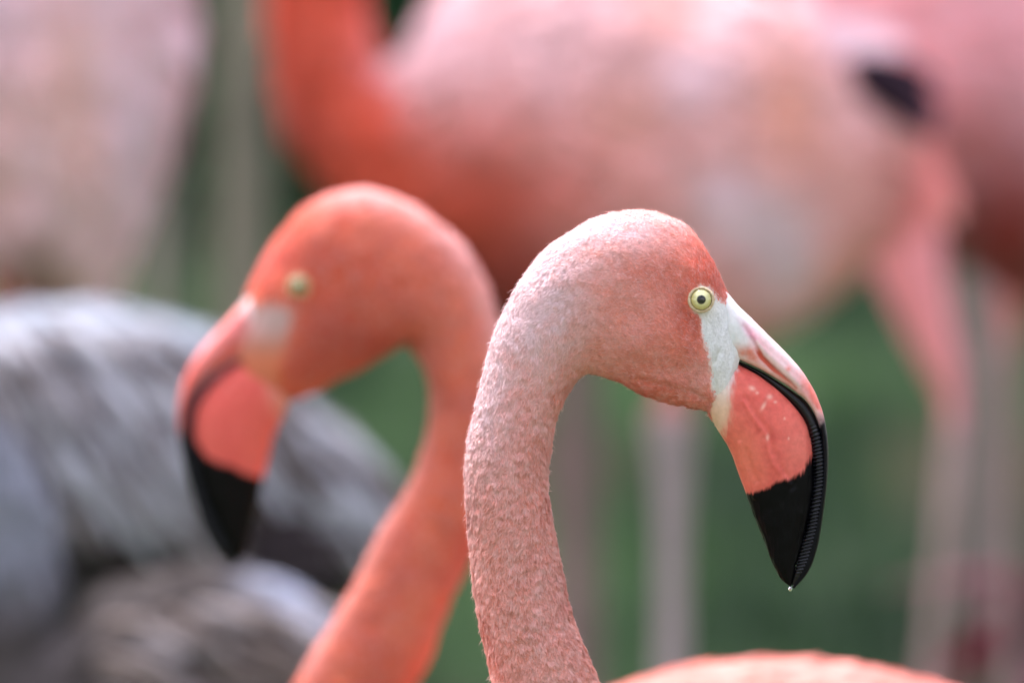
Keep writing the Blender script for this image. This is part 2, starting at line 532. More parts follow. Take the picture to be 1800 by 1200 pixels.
# maroon leafed plant at the lower right
def maroon_plant(px, d, py_top, label, seed):
    rng = np.random.RandomState(seed)
    x = xw(px, d); gz = float(ground_z(x, d))
    e = empty('red_leaf_plant', (x, d, gz), label, 'plant')
    ztop = Z0 + (600 - py_top) * PX * d / F - gz
    limb_mesh('stem', [([[0, 0, -.03], [.01, 0, ztop * .4], [0, 0, ztop * .72]], [.016, .013, .01])], M_BARK, e, lambda g: np.tile(srgb(90, 60, 55), (len(g), 1)), 8)
    L, ns, proto = 0.21, 7, None
    for k in range(34):
        o = bpy.data.objects.new('leaf', proto) if proto else None
        if proto is None:
            t = np.linspace(0, 1, ns)
            w = 0.034 * np.sin(np.pi * (0.12 + 0.88 * t) ** .8) + .001
            cx = t * L; cz = .12 * t - .20 * t * t
            V = np.concatenate([np.stack([cx, -w, cz + w * .4], -1), np.stack([cx, 0 * w, cz], -1), np.stack([cx, w, cz + w * .4], -1)])
            i = np.arange(ns - 1)
            Q = np.concatenate([np.stack([i, i + ns, i + ns + 1, i + 1], -1), np.stack([i + ns, i + 2 * ns, i + 2 * ns + 1, i + ns + 1], -1)])
            o = make_mesh('leaf', V, Q, np.tile(srgb(98, 40, 52), (len(V), 1)) * (0.8 + .4 * np.tile(t, 3))[:, None], M_LEAF, e)
            proto = o.data
        else:
            COL.objects.link(o); o.parent = e
        o.location = (rng.uniform(-.012, .012), rng.uniform(-.012, .012), ztop * rng.uniform(.35, .74))
        o.rotation_euler = (rng.uniform(-.4, .4), -rng.uniform(0.1, 1.15), rng.uniform(0, 6.28))
        s_ = rng.uniform(.7, 1.1); o.scale = (s_, s_, s_)
maroon_plant(1895, 9.6, 900, 'dark maroon broad leaved plant in the lower right corner', 300)

# ------------------------------------------------------------------ flamingo anatomy in profile
# neck-to-face stations of a head in profile that faces right: dorsal x,y, ventral x,y, half width, taper
NECK1 = [(858, 1160, 1033, 1150, 86), (845, 1100, 1011, 1095, 82), (835, 1040, 995, 1038, 79), (830, 985, 984, 985, 76), (823, 925, 973, 932, 74), (820, 880, 967, 885, 72),
         (818, 830, 963, 845, 71), (822, 785, 966, 803, 70), (830, 745, 971, 765, 69), (838, 700, 981, 728, 68)]
HEAD1 = [(850, 650, 995, 700, 68), (866, 595, 1010, 678, 70), (889, 540, 1021, 667, 74, .05), (925, 482, 1029, 662, 79, .1), (970, 431, 1037, 660, 83, .14), (1035, 387, 1050, 661, 86, .16),
         (1095, 372, 1080, 669, 86, .16), (1145, 371, 1120, 688, 83, .15), (1190, 386, 1160, 703, 77, .12), (1226, 417, 1195, 712, 70, .08),
         (1252, 458, 1220, 716, 61, 0.02), (1268, 490, 1238, 719, 53, 0), (1281, 519, 1247, 727, 45, 0), (1296, 536, 1256, 742, 38, 0), (1309, 552, 1262, 752, 33, 0), (1316, 566, 1272, 742, 22, 0)]
LOWER = [(1268, 626, 1240, 712, 26), (1285, 631, 1247, 728, 33), (1304, 642, 1260, 753, 39), (1333, 658, 1277, 780, 42), (1363, 680, 1288, 803, 42), (1389, 704, 1297, 828, 41), (1411, 731, 1307, 856, 39), (1425, 764, 1315, 878, 36),
         (1431, 803, 1324, 902, 32), (1432, 847, 1334, 928, 28), (1427, 892, 1344, 951, 24), (1416, 938, 1354, 979, 19), (1404, 980, 1363, 1000, 14), (1396, 1010, 1375, 1019, 8), (1391, 1029, 1388, 1031, 2)]
UPPER = [(1270, 505, 1258, 612, 26), (1284, 521, 1268, 621, 36), (1298, 537, 1284, 627, 37), (1324, 562, 1309, 637, 34), (1352, 590, 1338, 651, 31), (1382, 620, 1364, 666, 28), (1410, 652, 1390, 683, 26), (1433, 690, 1413, 704, 24), (1447, 727, 1430, 727, 23),
         (1453, 757, 1440, 756, 22), (1456, 792, 1444, 792, 21), (1455, 835, 1445, 834, 20), (1451, 876, 1440, 876, 18), (1445, 920, 1432, 918, 15), (1436, 966, 1420, 962, 11), (1420, 1006, 1407, 1001, 7.5), (1396, 1034, 1393, 1031, 2)]
INNER = [(1278, 625, 1279, 630, 12), (1290, 630, 1290, 635, 12), (1310, 638, 1307, 645, 12), (1339, 652, 1334, 661, 12.5), (1366, 668, 1360, 683, 13), (1393, 686, 1386, 706, 14), (1418, 706, 1404, 727, 15), (1435, 733, 1415, 744, 17), (1447, 764, 1423, 772, 19),
         (1452, 797, 1427, 803, 19.5), (1453, 836, 1428, 842, 19.5), (1448, 876, 1424, 882, 19), (1440, 919, 1417, 924, 17), (1429, 962, 1404, 968, 14), (1414, 1002, 1396, 1004, 9.5), (1397, 1027, 1391, 1028, 3)]

SKIN_EDGE = [(1300, 440), (1284, 522), (1274, 531), (1262, 524), (1252, 508), (1232, 500), (1214, 520), (1218, 545), (1228, 562), (1233, 592), (1243, 618), (1247, 650), (1250, 684), (1260, 706), (1256, 735), (1256, 800)]

WHITE = srgb(226, 228, 224); CREAM = srgb(226, 214, 190)

def face_mask(x, y):
    """1 on the bare white skin, 0 on feathers"""
    n = 3.5 * fbm(x / 5, y / 16, 0, 2, 31)
    return smooth(7, -7, poly_side(x, y, SKIN_EDGE) + n) * smooth(1180, 1215, x)

def plum_sharp(x, y, z):
    """plumage colour of the flamingo in focus"""
    n1 = fbm(x / 60, y / 60, z / 60, 3, 11); n2 = fbm(x / 16, y / 16, z / 16, 3, 12)
    pale = srgb(246, 196, 186); salmon = srgb(238, 152, 126); coral = srgb(234, 112, 76); deep = srgb(206, 86, 50); lav = srgb(246, 220, 224)
    c = np.broadcast_to(salmon, np.shape(x) + (3,)).copy()
    c = mixc(c, pale, np.clip(.30 + .55 * n1 + .5 * n2, 0, 1))
    c = mixc(c, coral, np.clip(spot(x, y, 1248, 452, 78, 100, 20) * 1.0 + spot(x, y, 1160, 600, 100, 70) * .3 + n2 * .22, 0, .95))
    c = mixc(c, deep, np.clip(spot(x, y, 1210, 560, 26, 52, -14) * .85 + spot(x, y, 1262, 495, 26, 36) * .7 + spot(x, y, 1130, 480, 50, 30) * .35 * (1 + n2), 0, .9))  # deep orange spots, with the eye socket shading painted in
    c = mixc(c, coral, spot(x, y, 1150, 690, 90, 26, 12) * .6)
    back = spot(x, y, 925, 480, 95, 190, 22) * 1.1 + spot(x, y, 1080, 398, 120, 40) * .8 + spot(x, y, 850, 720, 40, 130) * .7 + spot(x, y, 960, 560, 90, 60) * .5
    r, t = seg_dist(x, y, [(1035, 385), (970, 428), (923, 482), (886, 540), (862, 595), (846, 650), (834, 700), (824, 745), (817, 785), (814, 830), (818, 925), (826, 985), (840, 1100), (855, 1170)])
    back = back + .75 * np.exp(-(r / 20) ** 2) * smooth(1.05, .75, t)  # rim light painted along the nape edge, over the frosted plumage
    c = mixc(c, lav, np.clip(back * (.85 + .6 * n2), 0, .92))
    c = mixc(c, srgb(226, 148, 124), smooth(720, 900, y) * np.clip(.40 + n2 * .8, 0, .8))
    n3 = fbm(x / 7, y / 9, z / 7, 2, 13)
    c = mixc(c, srgb(246, 206, 196), np.clip(n3 * .8 + .05, 0, .42) * (.4 + .6 * smooth(560, 760, y)))
    c = mixc(c, srgb(208, 116, 92), np.clip(-n3 * .7 - .05, 0, .36) * (.45 + .45 * smooth(560, 760, y)))
    return c

def head_sharp(x, y, z):
    c = plum_sharp(x, y, z)
    f = face_mask(x, y)
    w = mixc(np.broadcast_to(WHITE, c.shape), np.broadcast_to(CREAM, c.shape), np.clip(smooth(655, 735, y) * .85 + .12 * fbm(x / 8, y / 22, z / 10, 2, 41), 0, 1))
    w = mixc(w, srgb(214, 176, 140), smooth(690, 760, y) * spot(x, y, 1262, 750, 26, 46) * .8)
    lid = spot(x, y, 1231, 528, 30, 30)
    w = mixc(w, srgb(214, 206, 178), lid * .7)
    return mixc(c, w, f)

def lower_col(x, y, z):
    n = fbm(x / 14, y / 14, z / 14, 3, 51); f = fbm(x / 4, y / 17, z / 6, 2, 52)
    c = mixc(np.broadcast_to(srgb(226, 112, 98), np.shape(x) + (3,)), srgb(206, 88, 78), np.clip(.4 + .7 * n, 0, 1))
    c = mixc(c, srgb(226, 128, 98), spot(x, y, 1308, 800, 30, 70, -20) * .7)
    c = mixc(c, srgb(232, 140, 122), spot(x, y, 1400, 790, 26, 60) * .4)
    sc = sum(spot(x, y, a, b, p, q, r) for a, b, p, q, r in [(1321, 682, 6, 4, 20), (1352, 697, 5, 4, 0), (1341, 713, 3, 8, 30), (1362, 706, 3, 2, 0), (1348, 768, 3, 5, 0), (1330, 690, 3, 2, 0), (1378, 735, 2, 2, 0), (1385, 770, 2, 2, 0)])
    c = mixc(c, srgb(236, 190, 168), np.clip(sc, 0, 1) * .75)
    base = smooth(-14, 10, poly_side(x, y, [(1306, 560), (1291, 655), (1285, 700), (1281, 740), (1269, 768), (1253, 800)][::-1]) + 7 * f)
    wcol = mixc(np.broadcast_to(WHITE, c.shape), np.broadcast_to(srgb(222, 188, 156), c.shape), smooth(645, 725, y))
    c = mixc(c, wcol, 1 - base)
    edge = [(1290, 880), (1311, 866), (1332, 862), (1352, 856), (1368, 845), (1383, 842), (1407, 831), (1421, 812), (1429, 793), (1433, 770), (1440, 700)]
    k = smooth(-4, 4, poly_side(x, y, edge) + 5 * fbm(x / 3, y / 14, z / 4, 2, 53) + 2 * n)
    c = mixc(c, srgb(5, 5, 7), k)
    lip, _ = seg_dist(x, y, [(1285, 631), (1304, 642), (1333, 658), (1363, 680), (1389, 704), (1411, 731)])
    c = mixc(c, srgb(34, 26, 28), smooth(2.2, .6, lip) * smooth(1284, 1300, x))
    return c

def upper_col(x, y, z):
    n = fbm(x / 11, y / 11, z / 11, 3, 61)
    c = mixc(np.broadcast_to(WHITE, np.shape(x) + (3,)), srgb(236, 206, 204), smooth(1300, 1335, x + 10 * n))
    c = mixc(c, srgb(230, 128, 104), np.clip(spot(x, y, 1314, 622, 22, 12, 24) * 1.1 + spot(x, y, 1345, 650, 34, 7, 36) * .6 + spot(x, y, 1385, 648, 5, 5) * .9 + spot(x, y, 1340, 605, 30, 6, 44) * .25, 0, 1) * (.75 + .4 * n))
    c = mixc(c, srgb(222, 150, 166), spot(x, y, 1320, 588, 28, 7, 52) * .85)
    c = mixc(c, srgb(228, 122, 106), np.clip(smooth(600, 715, y) * .85 * smooth(-6, 16, poly_side(x, y, [(1476, 800), (1437, 724), (1397, 668), (1352, 612), (1300, 560)])) + spot(x, y, 1432, 700, 30, 40) * .5 + .25 * n * smooth(600, 680, y), 0, .95))
    sl, t = seg_dist(x, y, [(1325, 604), (1338, 628), (1362, 652), (1396, 682)])
    c = mixc(c, srgb(206, 84, 58), smooth(6.5, 2.0, sl) * smooth(0.0, .25, t) * .92)
    rim, t2 = seg_dist(x, y, [(1330, 600), (1345, 622), (1372, 646), (1405, 680)])
    c = mixc(c, srgb(238, 214, 206), smooth(4.5, 1, rim) * .6 * (sl > 4))
    low, t3 = seg_dist(x, y, [(1284, 627), (1309, 637), (1338, 651), (1364, 666), (1390, 683), (1413, 704), (1430, 727)])
    c = mixc(c, srgb(236, 206, 192), smooth(11, 5, low) * .6)
    c = mixc(c, srgb(16, 16, 20), smooth(2.0, .6, low) * smooth(1288, 1300, x) * smooth(700, 640, y))
    k = smooth(712, 752, y + 12 * n + (x - 1440) * 0.45)
    c = mixc(c, srgb(12, 13, 18), k)
    return c

def black_col(x, y, z):
    return np.broadcast_to(srgb(6, 6, 9), np.shape(x) + (3,)) * (1 + .3 * fbm(x / 8, y / 8, z / 8, 2, 71))[..., None]

def amap(pts_from, pts_to):
    A = np.array([[x, y, 1] for x, y in pts_from], float)
    B = np.array(pts_to, float)
    X, *_ = np.linalg.lstsq(A, B, rcond=None)
    return X     # 3x2

def tstations(st, X):
    out = []
    k = math.sqrt(abs(np.linalg.det(X[:2])))
    for r in st:
        d = np.array([r[0], r[1], 1]) @ X; v = np.array([r[2], r[3], 1]) @ X
        out.append((d[0], d[1], v[0], v[1], r[4] * k) + tuple(r[5:]))
    return out

def unmap(fn, X):
    """colour function given in the coordinates of the first bird, used on a mapped bird"""
    Ai = np.linalg.inv(X[:2]); k = 1 / math.sqrt(abs(np.linalg.det(X[:2])))
    def f(x, y, z):
        u = x - X[2, 0]; v = y - X[2, 1]
        return fn(u * Ai[0, 0] + v * Ai[1, 0], u * Ai[0, 1] + v * Ai[1, 1], z * k)
    return f

IDX = np.array([[1, 0], [0, 1], [0, 0]], float)

def make_bill(fr, parent, X=None, fine=True, rosy=0.0):
    X = IDX if X is None else X
    st = 1.6 if fine else 7
    nv = 150 if fine else 28
    lo = Loft(LOWER, st, nv, .92); up = Loft(UPPER, st, nv, .85); inn = Loft(INNER, 0.9 if fine else 6, 60 if fine else 20, .9)
    if fine:
        # creases, ridges and the lip of the lower mandible
        x, y = lo.px, lo.py
        d = .8 * fbm(x / 22, y / 22, lo.y / 22, 3, 81)
        r, t = seg_dist(x, y, [(1306, 705), (1322, 732), (1344, 762), (1349, 790), (1358, 815), (1374, 836), (1388, 850)])
        d = d + 2.2 * np.exp(-(r / 3.0) ** 2) - 1.8 * np.exp(-((r - 7) / 5) ** 2) * (x > np.interp(y, [705, 850], [1306, 1388]))
        r, t = seg_dist(x, y, [(1300, 778), (1306, 812), (1318, 838), (1326, 874)])
        d = d + 2.4 * np.exp(-(r / 3.4) ** 2)
        r, t = seg_dist(x, y, [(1311, 790), (1318, 815), (1330, 845)])
        d = d - 1.8 * np.exp(-(r / 4) ** 2)
        r, t = seg_dist(x, y, [(1429, 770), (1431, 840), (1425, 890), (1413, 940), (1401, 985)])
        d = d - 1.2 * np.exp(-((r - 8) / 4) ** 2)
        d = d + .9 * vnoise(x / 3.6, y / 60, lo.y / 3.2, 8) * smooth(850, 880, y)
        lo.displace(d)
        x, y = up.px, up.py
        d = .6 * fbm(x / 18, y / 18, up.y / 18, 3, 82)
        r, t = seg_dist(x, y, [(1308, 574), (1325, 603), (1338, 628), (1362, 652), (1396, 682), (1420, 712), (1436, 745)])
        d = d - (2.0 + 4.5 * smooth(.18, .34, t) * smooth(.75, .55, t)) * np.exp(-(r / 4.6) ** 2) * smooth(1, .85, t)
        r, t = seg_dist(x, y, [(1322, 590), (1338, 612), (1372, 641), (1405, 675)])
        d = d + 2.2 * np.exp(-(r / 5) ** 2)
        r, t = seg_dist(x, y, [(1264, 612), (1290, 622), (1322, 636), (1352, 652), (1382, 672), (1404, 692)])
        d = d + 1.8 * np.exp(-(r / 4.5) ** 2)
        up.displace(d)
        # lamellae: fine transverse ribs along the gape below the bend
        ph = (inn.len + 1.5 * vnoise(inn.len / 25, 0, 0, 5)) / 6.6 * 2 * math.pi
        g = smooth(735, 775, inn.py) * smooth(1020, 990, inn.py)
        inn.displace(g * (1.5 * np.sign(np.sin(ph)) * np.abs(np.sin(ph)) ** .6) - .6)
    crest = (np.clip(np.sin(ph), 0, 1) * g * (np.abs(inn.y) > 4) if fine else np.zeros_like(inn.px))
    def mp(l):
        p = np.stack([l.px, l.py, np.ones_like(l.px)], -1) @ X
        l.px, l.py = p[..., 0], p[..., 1]; l.y = l.y * math.sqrt(abs(np.linalg.det(X[:2])))
        return l
    cl, cu, cb = lo.colors(lower_col), up.colors(upper_col), inn.colors(black_col)
    cb = mixc(cb, srgb(46, 49, 58), np.concatenate([crest.ravel() ** 1.5 * (.7 + .3 * vnoise(inn.len / 19, 0, 0, 6)).ravel(), [0, 0]]) * .8)
    if rosy:
        def pinker(l, c):
            x, y = l.px, l.py
            t = smooth(1255, 1290, x + .25 * (y - 640)) 
            t = np.concatenate([t.ravel(), [0, 0]]) * rosy
            light = smooth(.05, .3, c.mean(1))
            return mixc(c, srgb(222, 96, 86), t * light)
        cl, cu = pinker(lo, cl), pinker(up, cu)
        mid_ = smooth(800, 690, np.concatenate([inn.py.ravel(), [600, 1000]]))
        cb = mixc(cb, srgb(120, 66, 72), mid_ * .7)
        late = np.concatenate([(smooth(700, 730, up.py) * smooth(800, 770, up.py)).ravel(), [0, 0]])
        cu = mixc(cu, srgb(206, 98, 88), late * .8)
    for l, c, nm, m in ((lo, cl, 'lower_mandible', M_BILL), (up, cu, 'upper_mandible', M_BILL), (inn, cb, 'lamellae', M_BLACK)):
        mp(l)
        v, q, t = l.geo(fr)
        make_mesh(nm, v, [q, t], c, m, parent)

def ball_part(name, parent, c, r, colfn, mat, flat=1.0, nu=48, nv=64):
    """sphere whose pole looks at the side (-y or +y)"""
    th = np.linspace(0, math.pi, nu)[:, None]; ph = np.linspace(0, 2 * math.pi, nv, endpoint=False)[None]
    sgn = c[3]
    x = r * np.sin(th) * np.cos(ph); z = r * np.sin(th) * np.sin(ph); y = -sgn * r * flat * np.cos(th) * np.ones_like(ph)
    V = np.stack([x, y, z], -1).reshape(-1, 3) + np.array(c[:3])
    i = np.arange(nu - 1)[:, None]; j = np.arange(nv)[None]
    a = i * nv + j; b = i * nv + (j + 1) % nv
    Q = np.stack([a, b, b + nv, a + nv], -1).reshape(-1, 4)
    C = colfn((np.sin(th) * np.ones_like(ph)), np.broadcast_to(ph, (nu, nv)), np.cos(th) * np.ones_like(ph)).reshape(-1, 3)
    return make_mesh(name, V, Q, C, mat, parent)

def torus_part(name, parent, c, R0, r0, mat, colfn, sy=1.0, ys=1.0, nu=96, nv=20, wr=0.0):
    ph = np.linspace(0, 2 * math.pi, nu, endpoint=False)[:, None]; th = np.linspace(0, 2 * math.pi, nv, endpoint=False)[None]
    rr = r0 * (1 + wr * vnoise(np.cos(ph) * 9, np.sin(ph) * 9, th * .9, 9))
    RR = R0 + rr * np.cos(th)
    V = np.stack([RR * np.cos(ph), rr * ys * np.sin(th) * np.ones_like(ph), RR * np.sin(ph) * sy], -1).reshape(-1, 3) + np.array(c)
    i = np.arange(nu)[:, None]; j = np.arange(nv)[None]
    a = i * nv + j; b = i * nv + (j + 1) % nv; c2 = ((i + 1) % nu) * nv + (j + 1) % nv; d = ((i + 1) % nu) * nv + j
    Q = np.stack([a, b, c2, d], -1).reshape(-1, 4)
    C = np.broadcast_to(colfn(ph, th), (nu, nv, 3)).reshape(-1, 3)
    return make_mesh(name, V, Q, C, mat, parent)

def make_eye(fr, parent, lf, ex, ey, r, sgn, fine=True, dull=0.0):
    """eye on the side sgn (+1: the side towards the camera, -1: the far side)"""
    m = (lf.y * sgn < 0) & (np.hypot(lf.px - ex, lf.py - ey) < r * .9)
    ys = (lf.y[m] * sgn).min() * sgn if m.any() else -50 * sgn
    depth = ys + sgn * r * .46
    c = fr.w(np.array(ex), np.array(ey), np.array(depth))
    k = fr.k
    iris_in = srgb(222, 220, 160); iris_out = srgb(190, 182, 104); rim = srgb(92, 84, 44); blk = srgb(5, 5, 6)
    def cf(s_, ph, co):
        a = np.where(co > 0, s_, 1.0)
        n = .5 + .5 * vnoise(np.cos(ph) * 12, np.sin(ph) * 12, a * 2, 4)
        cc = mixc(np.broadcast_to(iris_in, s_.shape + (3,)), iris_out, smooth(.35, .75, a) * (.5 + .5 * n))
        cc = mixc(cc, rim, smooth(.72, .84, a) * .85)
        cc = mixc(cc, blk, smooth(.355, .325, a))
        return cc
    if dull:
        iris_in, iris_out, rim = [mixc(q_, srgb(120, 96, 40), np.array(dull)) for q_ in (iris_in, iris_out, rim)]
    eye = ball_part('eye', parent, (c[0], c[1], c[2], sgn), r * 1.18 * k, cf, M_EYE, 1.0)
    yl = -sgn * r * k * .56
    torus_part('eyelid', parent, (c[0], c[1] + yl, c[2]), r * k * 1.12, r * k * .14, M_LID,
               lambda p, t: mixc(np.broadcast_to(srgb(220, 204, 168), np.broadcast(p, t).shape + (3,)), srgb(186, 160, 122), .5 + .5 * vnoise(np.cos(p) * 6, np.sin(p) * 6, t, 2)), wr=.28, ys=1.2, sy=.97)
    return c

def leg_loft(fr, x, y0, ytop, zg, thigh_w, side, bend=0, knee=.45, leg_r=None):
    """feathered thigh, ankle knob, shank down to the ground; returns lofts (vertical, in pixel units of the frame)"""
    k = fr.k
    yb = 600 + (Z0 - zg) / k
    H = yb - ytop
    r = (leg_r or .0085) / k
    ky = ytop + H * knee
    st = []
    for (t, w, dx) in [(0, thigh_w, 0), (.3 * knee, thigh_w * .95, bend * .15), (.58 * knee, thigh_w * .68, bend * .5), (.80 * knee, thigh_w * .40, bend * .85), (knee * .92, r * 1.15, bend), (knee, r * 1.35, bend), (knee + .03, r * 1.15, bend * .95), (.72, r * .9, bend * .5), (.93, r * .9, bend * .1), (.985, r * 1.3, 0), (1.0, r * .6, 0)]:
        yy = ytop + H * t
        st.append((x + dx + w, yy, x + dx - w, yy, w, 0, side))
    L = Loft(st, max(6, H / 90), 20)
    return L, (x, yb, side)

def foot_geo(fr, x, yb, side, face):
    """three webbed toes flat on the ground, face=+1 towards picture right"""
    k = fr.k
    c = fr.w(np.array(x), np.array(yb), np.array(side))
    tips = [(.085, 0.03), (.095, 0.0), (.085, -.03)]
    V = [[0, 0, .012]] + [[face * a, b, .004] for a, b in tips] + [[face * .07, .017, .003], [face * .07, -.017, .003]]
    V += [[0, 0, 0]] + [[face * a, b, 0] for a, b in tips] + [[face * .07, .017, 0], [face * .07, -.017, 0]]
    order = [1, 4, 2, 5, 3]
    T = []
    for a, b in zip(order[:-1], order[1:]):
        T += [[0, a, b], [6, b + 6, a + 6]]
        T += [[a, a + 6, b + 6], [a, b + 6, b]]
    T += [[0, 6, 7], [0, 7, 1], [0, 3, 9], [0, 9, 6]]
    return np.array(V) + c + np.array([0, 0, .001]), np.array(T)

def scaled_head(sc, X_anchor, y_anchor, mirror):
    """map of the first bird's head so that its neck (892, 985) lands on the anchor"""
    a = -sc if mirror else sc
    return np.array([[a, 0], [0, sc], [X_anchor - a * 907, y_anchor - sc * 985]], float)

def bird(name, label, dist, stations, colfn, head_map, legs, zg, face, sharp=False, group='flamingos standing in the flock', headcol=None,
         body_n=7000, body_len=40, body_w=14, tipcol=None, leg_col=srgb(196, 150, 150), cat='flamingo', fine_head=False, exp=1.0, step=10, nv=72):
    x0 = np.mean([s[0] for s in stations[2:6]])
    k = PX * dist / F
    base = ((x0 - 900) * k, dist, zg)
    fr = Frame(dist, base)
    e = empty(name, base, label, cat, group)
    st = list(stations)
    X = head_map
    hd = tstations(HEAD1[:], X)
    st = st + hd
    # where the head is made of the first bird's colours
    hfn = unmap(headcol, X) if headcol else None
    hy = [s[0] for s in hd] + [s[2] for s in hd]
    def cf(x, y, z):
        c = colfn(x, y, z)
        if hfn is not None:
            k_ = math.sqrt(abs(np.linalg.det(X[:2])))
            cx, cy = (np.array([1120, 560, 1]) @ X)
            w = smooth(330 * k_, 230 * k_, np.hypot(x - cx, y - cy))
            c = mixc(c, hfn(x, y, z), w)
        return c
    xs_face = None
    stepfn = None
    if fine_head:
        hx, hyy = (np.array([1120, 560, 1]) @ X)
        stepfn = lambda mx, my: 2.6 if my < 1260 else 12
    lf = Loft(st, step, nv, exp, stepfn)
    return e, fr, lf, cf, st

# ------------------------------------------------------------------ flamingo in focus
ZG1 = -0.42
def sharp_flamingo():
    d = F
    body = [(150, 1560, 150, 1590, 8), (270, 1450, 260, 1660, 70), (430, 1350, 400, 1780, 150), (640, 1300, 600, 1870, 195), (860, 1320, 820, 1900, 205), (1000, 1400, 1030, 1850, 185), (1020, 1450, 1190, 1730, 140), (960, 1430, 1205, 1560, 112), (910, 1350, 1150, 1400, 100), (877, 1250, 1080, 1260, 93)]
    st = body + NECK1
    base = ((700 - 900) * PX, d, ZG1)
    fr = Frame(d, base)
    e = empty('flamingo', base, 'sharply focused salmon pink flamingo facing right with a pale frosted nape and painted rim light', 'flamingo', 'flamingos of the flock')
    lf = Loft(st + HEAD1, 10, 260, .97, lambda mx, my: 2.4 if my < 1250 else 14)
    x, y, z = lf.px, lf.py, lf.y
    # anatomy: brow, hollow behind the eye, cheek, jaw fold, eye socket
    d_ = 3.5 * spot(x, y, 1225, 480, 40, 16, 30) - 6 * spot(x, y, 1203, 552, 15, 40, -18) + 5 * spot(x, y, 1150, 590, 70, 50) - 3.5 * spot(x, y, 1175, 650, 60, 16, 10)
    r, t = seg_dist(x, y, [(1120, 668), (1170, 678), (1215, 690), (1256, 712)])
    d_ = d_ - 3.5 * np.exp(-(r / 5) ** 2)
    r, t = seg_dist(x, y, [(1262, 620), (1250, 650), (1258, 690), (1262, 720)])
    d_ = d_ - 2.5 * np.exp(-(r / 6) ** 2) + 3 * spot(x, y, 1270, 640, 14, 40)
    d_ = d_ - 2.5 * spot(x, y, 1020, 640, 30, 50) 
    # downy lumps: small on the face, larger on the neck
    fm = face_mask(x, y)
    nk = smooth(620, 780, y)
    lump = (1 - np.abs(fbm(x / 14, y / 24, z / 14, 2, 21))) ** 2 * 2 - 1.2
    lump2 = fbm(x / 9, y / 9, z / 9, 2, 22)
    big = fbm(x / 42, y / 55, z / 42, 2, 23)
    d_ = d_ + (1 - fm) * ((.9 + .6 * nk) * lump + (.7 + .4 * nk) * lump2 + 2.8 * big) + fm * (.25 * lump2 + .8 * fbm((x + y * .25) / 5.5, y / 34, 0, 2, 24))
    lf.displace(d_)
    V, Q, T = lf.geo(fr)
    Cc = lf.colors(head_sharp)
    # legs in the same mesh
    parts = [(V, Q, T, Cc)]
    off = len(V)
    Vs, Qs, Ts, Cs = [V], [Q], [T], [Cc]
    for sx, sy in ((700, -80), (640, 80)):
        L, (fx, fb, sd_) = leg_loft(fr, sx, 0, 1760, ZG1, 60, sy)
        v, q, t = L.geo(fr, off)
        c = L.colors(lambda x, y, z: mixc(np.broadcast_to(srgb(226, 130, 110), x.shape + (3,)), srgb(190, 120, 120), smooth(2500, 2900, y)))
        Vs.append(v); Qs.append(q); Ts.append(t); Cs.append(c); off += len(v)
        v, t = foot_geo(fr, fx, fb, sd_, 1)
        Vs.append(v); Ts.append(t + off); Cs.append(np.tile(srgb(170, 110, 112), (len(v), 1))); off += len(v)
    make_mesh('body', np.concatenate(Vs), [np.concatenate(Qs), np.concatenate(Ts)], np.concatenate(Cs), M_DOWN, e)
    rg = np.random.RandomState(3)
    def feathered(x, y, z): return (1 - face_mask(x, y)) * (y < 1300) * (0.35 + .65 * (z < 15)) * np.where(np.hypot(x - 1231, y - 527) < 25, 0, 1)
    def ln(x, y): return 6.5 + 1.8 * smooth(600, 800, y) + 3 * spot(x, y, 930, 480, 80, 140)
    def wd(x, y): return 1.4 + .5 * smooth(620, 800, y) + .6 * spot(x, y, 930, 480, 80, 140)
    def tipf(c, x, y):
        f = np.clip(.20 + .35 * smooth(1150, 950, x) - .22 * smooth(640, 800, y), 0, .7)
        return mixc(c, srgb(252, 230, 228), f)
    barbs('plumage', lf, fr, plum_sharp, 170000, ln, wd, lambda x, y: .12 + .07 * smooth(620, 780, y) + .12 * spot(x, y, 930, 470, 80, 140), M_HAIR, e, feathered, tipf, rg, jitter=.30, swirl=.7)
    # loose longer wisps
    barbs('loose_down', lf, fr, plum_sharp, 9000, lambda x, y: 11 + 4 * smooth(1000, 900, x), .75, .34, M_HAIR, e, feathered, lambda c, x, y: mixc(c, srgb(252, 236, 234), np.full(len(c), .7)), rg, jitter=.5, swirl=.6)
    # fine white bristles on the bare face
    barbs('lore_bristles', lf, fr, lambda x, y, z: mixc(np.broadcast_to(WHITE, x.shape + (3,)), CREAM, smooth(660, 730, y)), 2600, 9, .8, .05, M_HAIR, e,
          lambda x, y, z: face_mask(x, y) * (np.hypot(x - 1231, y - 527) > 27) * (x < 1290), lambda c, x, y: mixc(c, srgb(246, 246, 242), np.full(len(c), .5)), rg, jitter=.35, swirl=.5, flow=1)
    # body feathers below the picture's edge
    barbs('body_feathers', lf, fr, plum_sharp, 5000, 60, 24, .14, M_HAIR, e, lambda x, y, z: (y > 1290) * 1.0, None, rg, jitter=.2, swirl=.2)
    make_bill(fr, e)
    for sg in (1, -1):
        make_eye(fr, e, lf, 1231, 527, 18.8, sg)
    return e
sharp_flamingo()

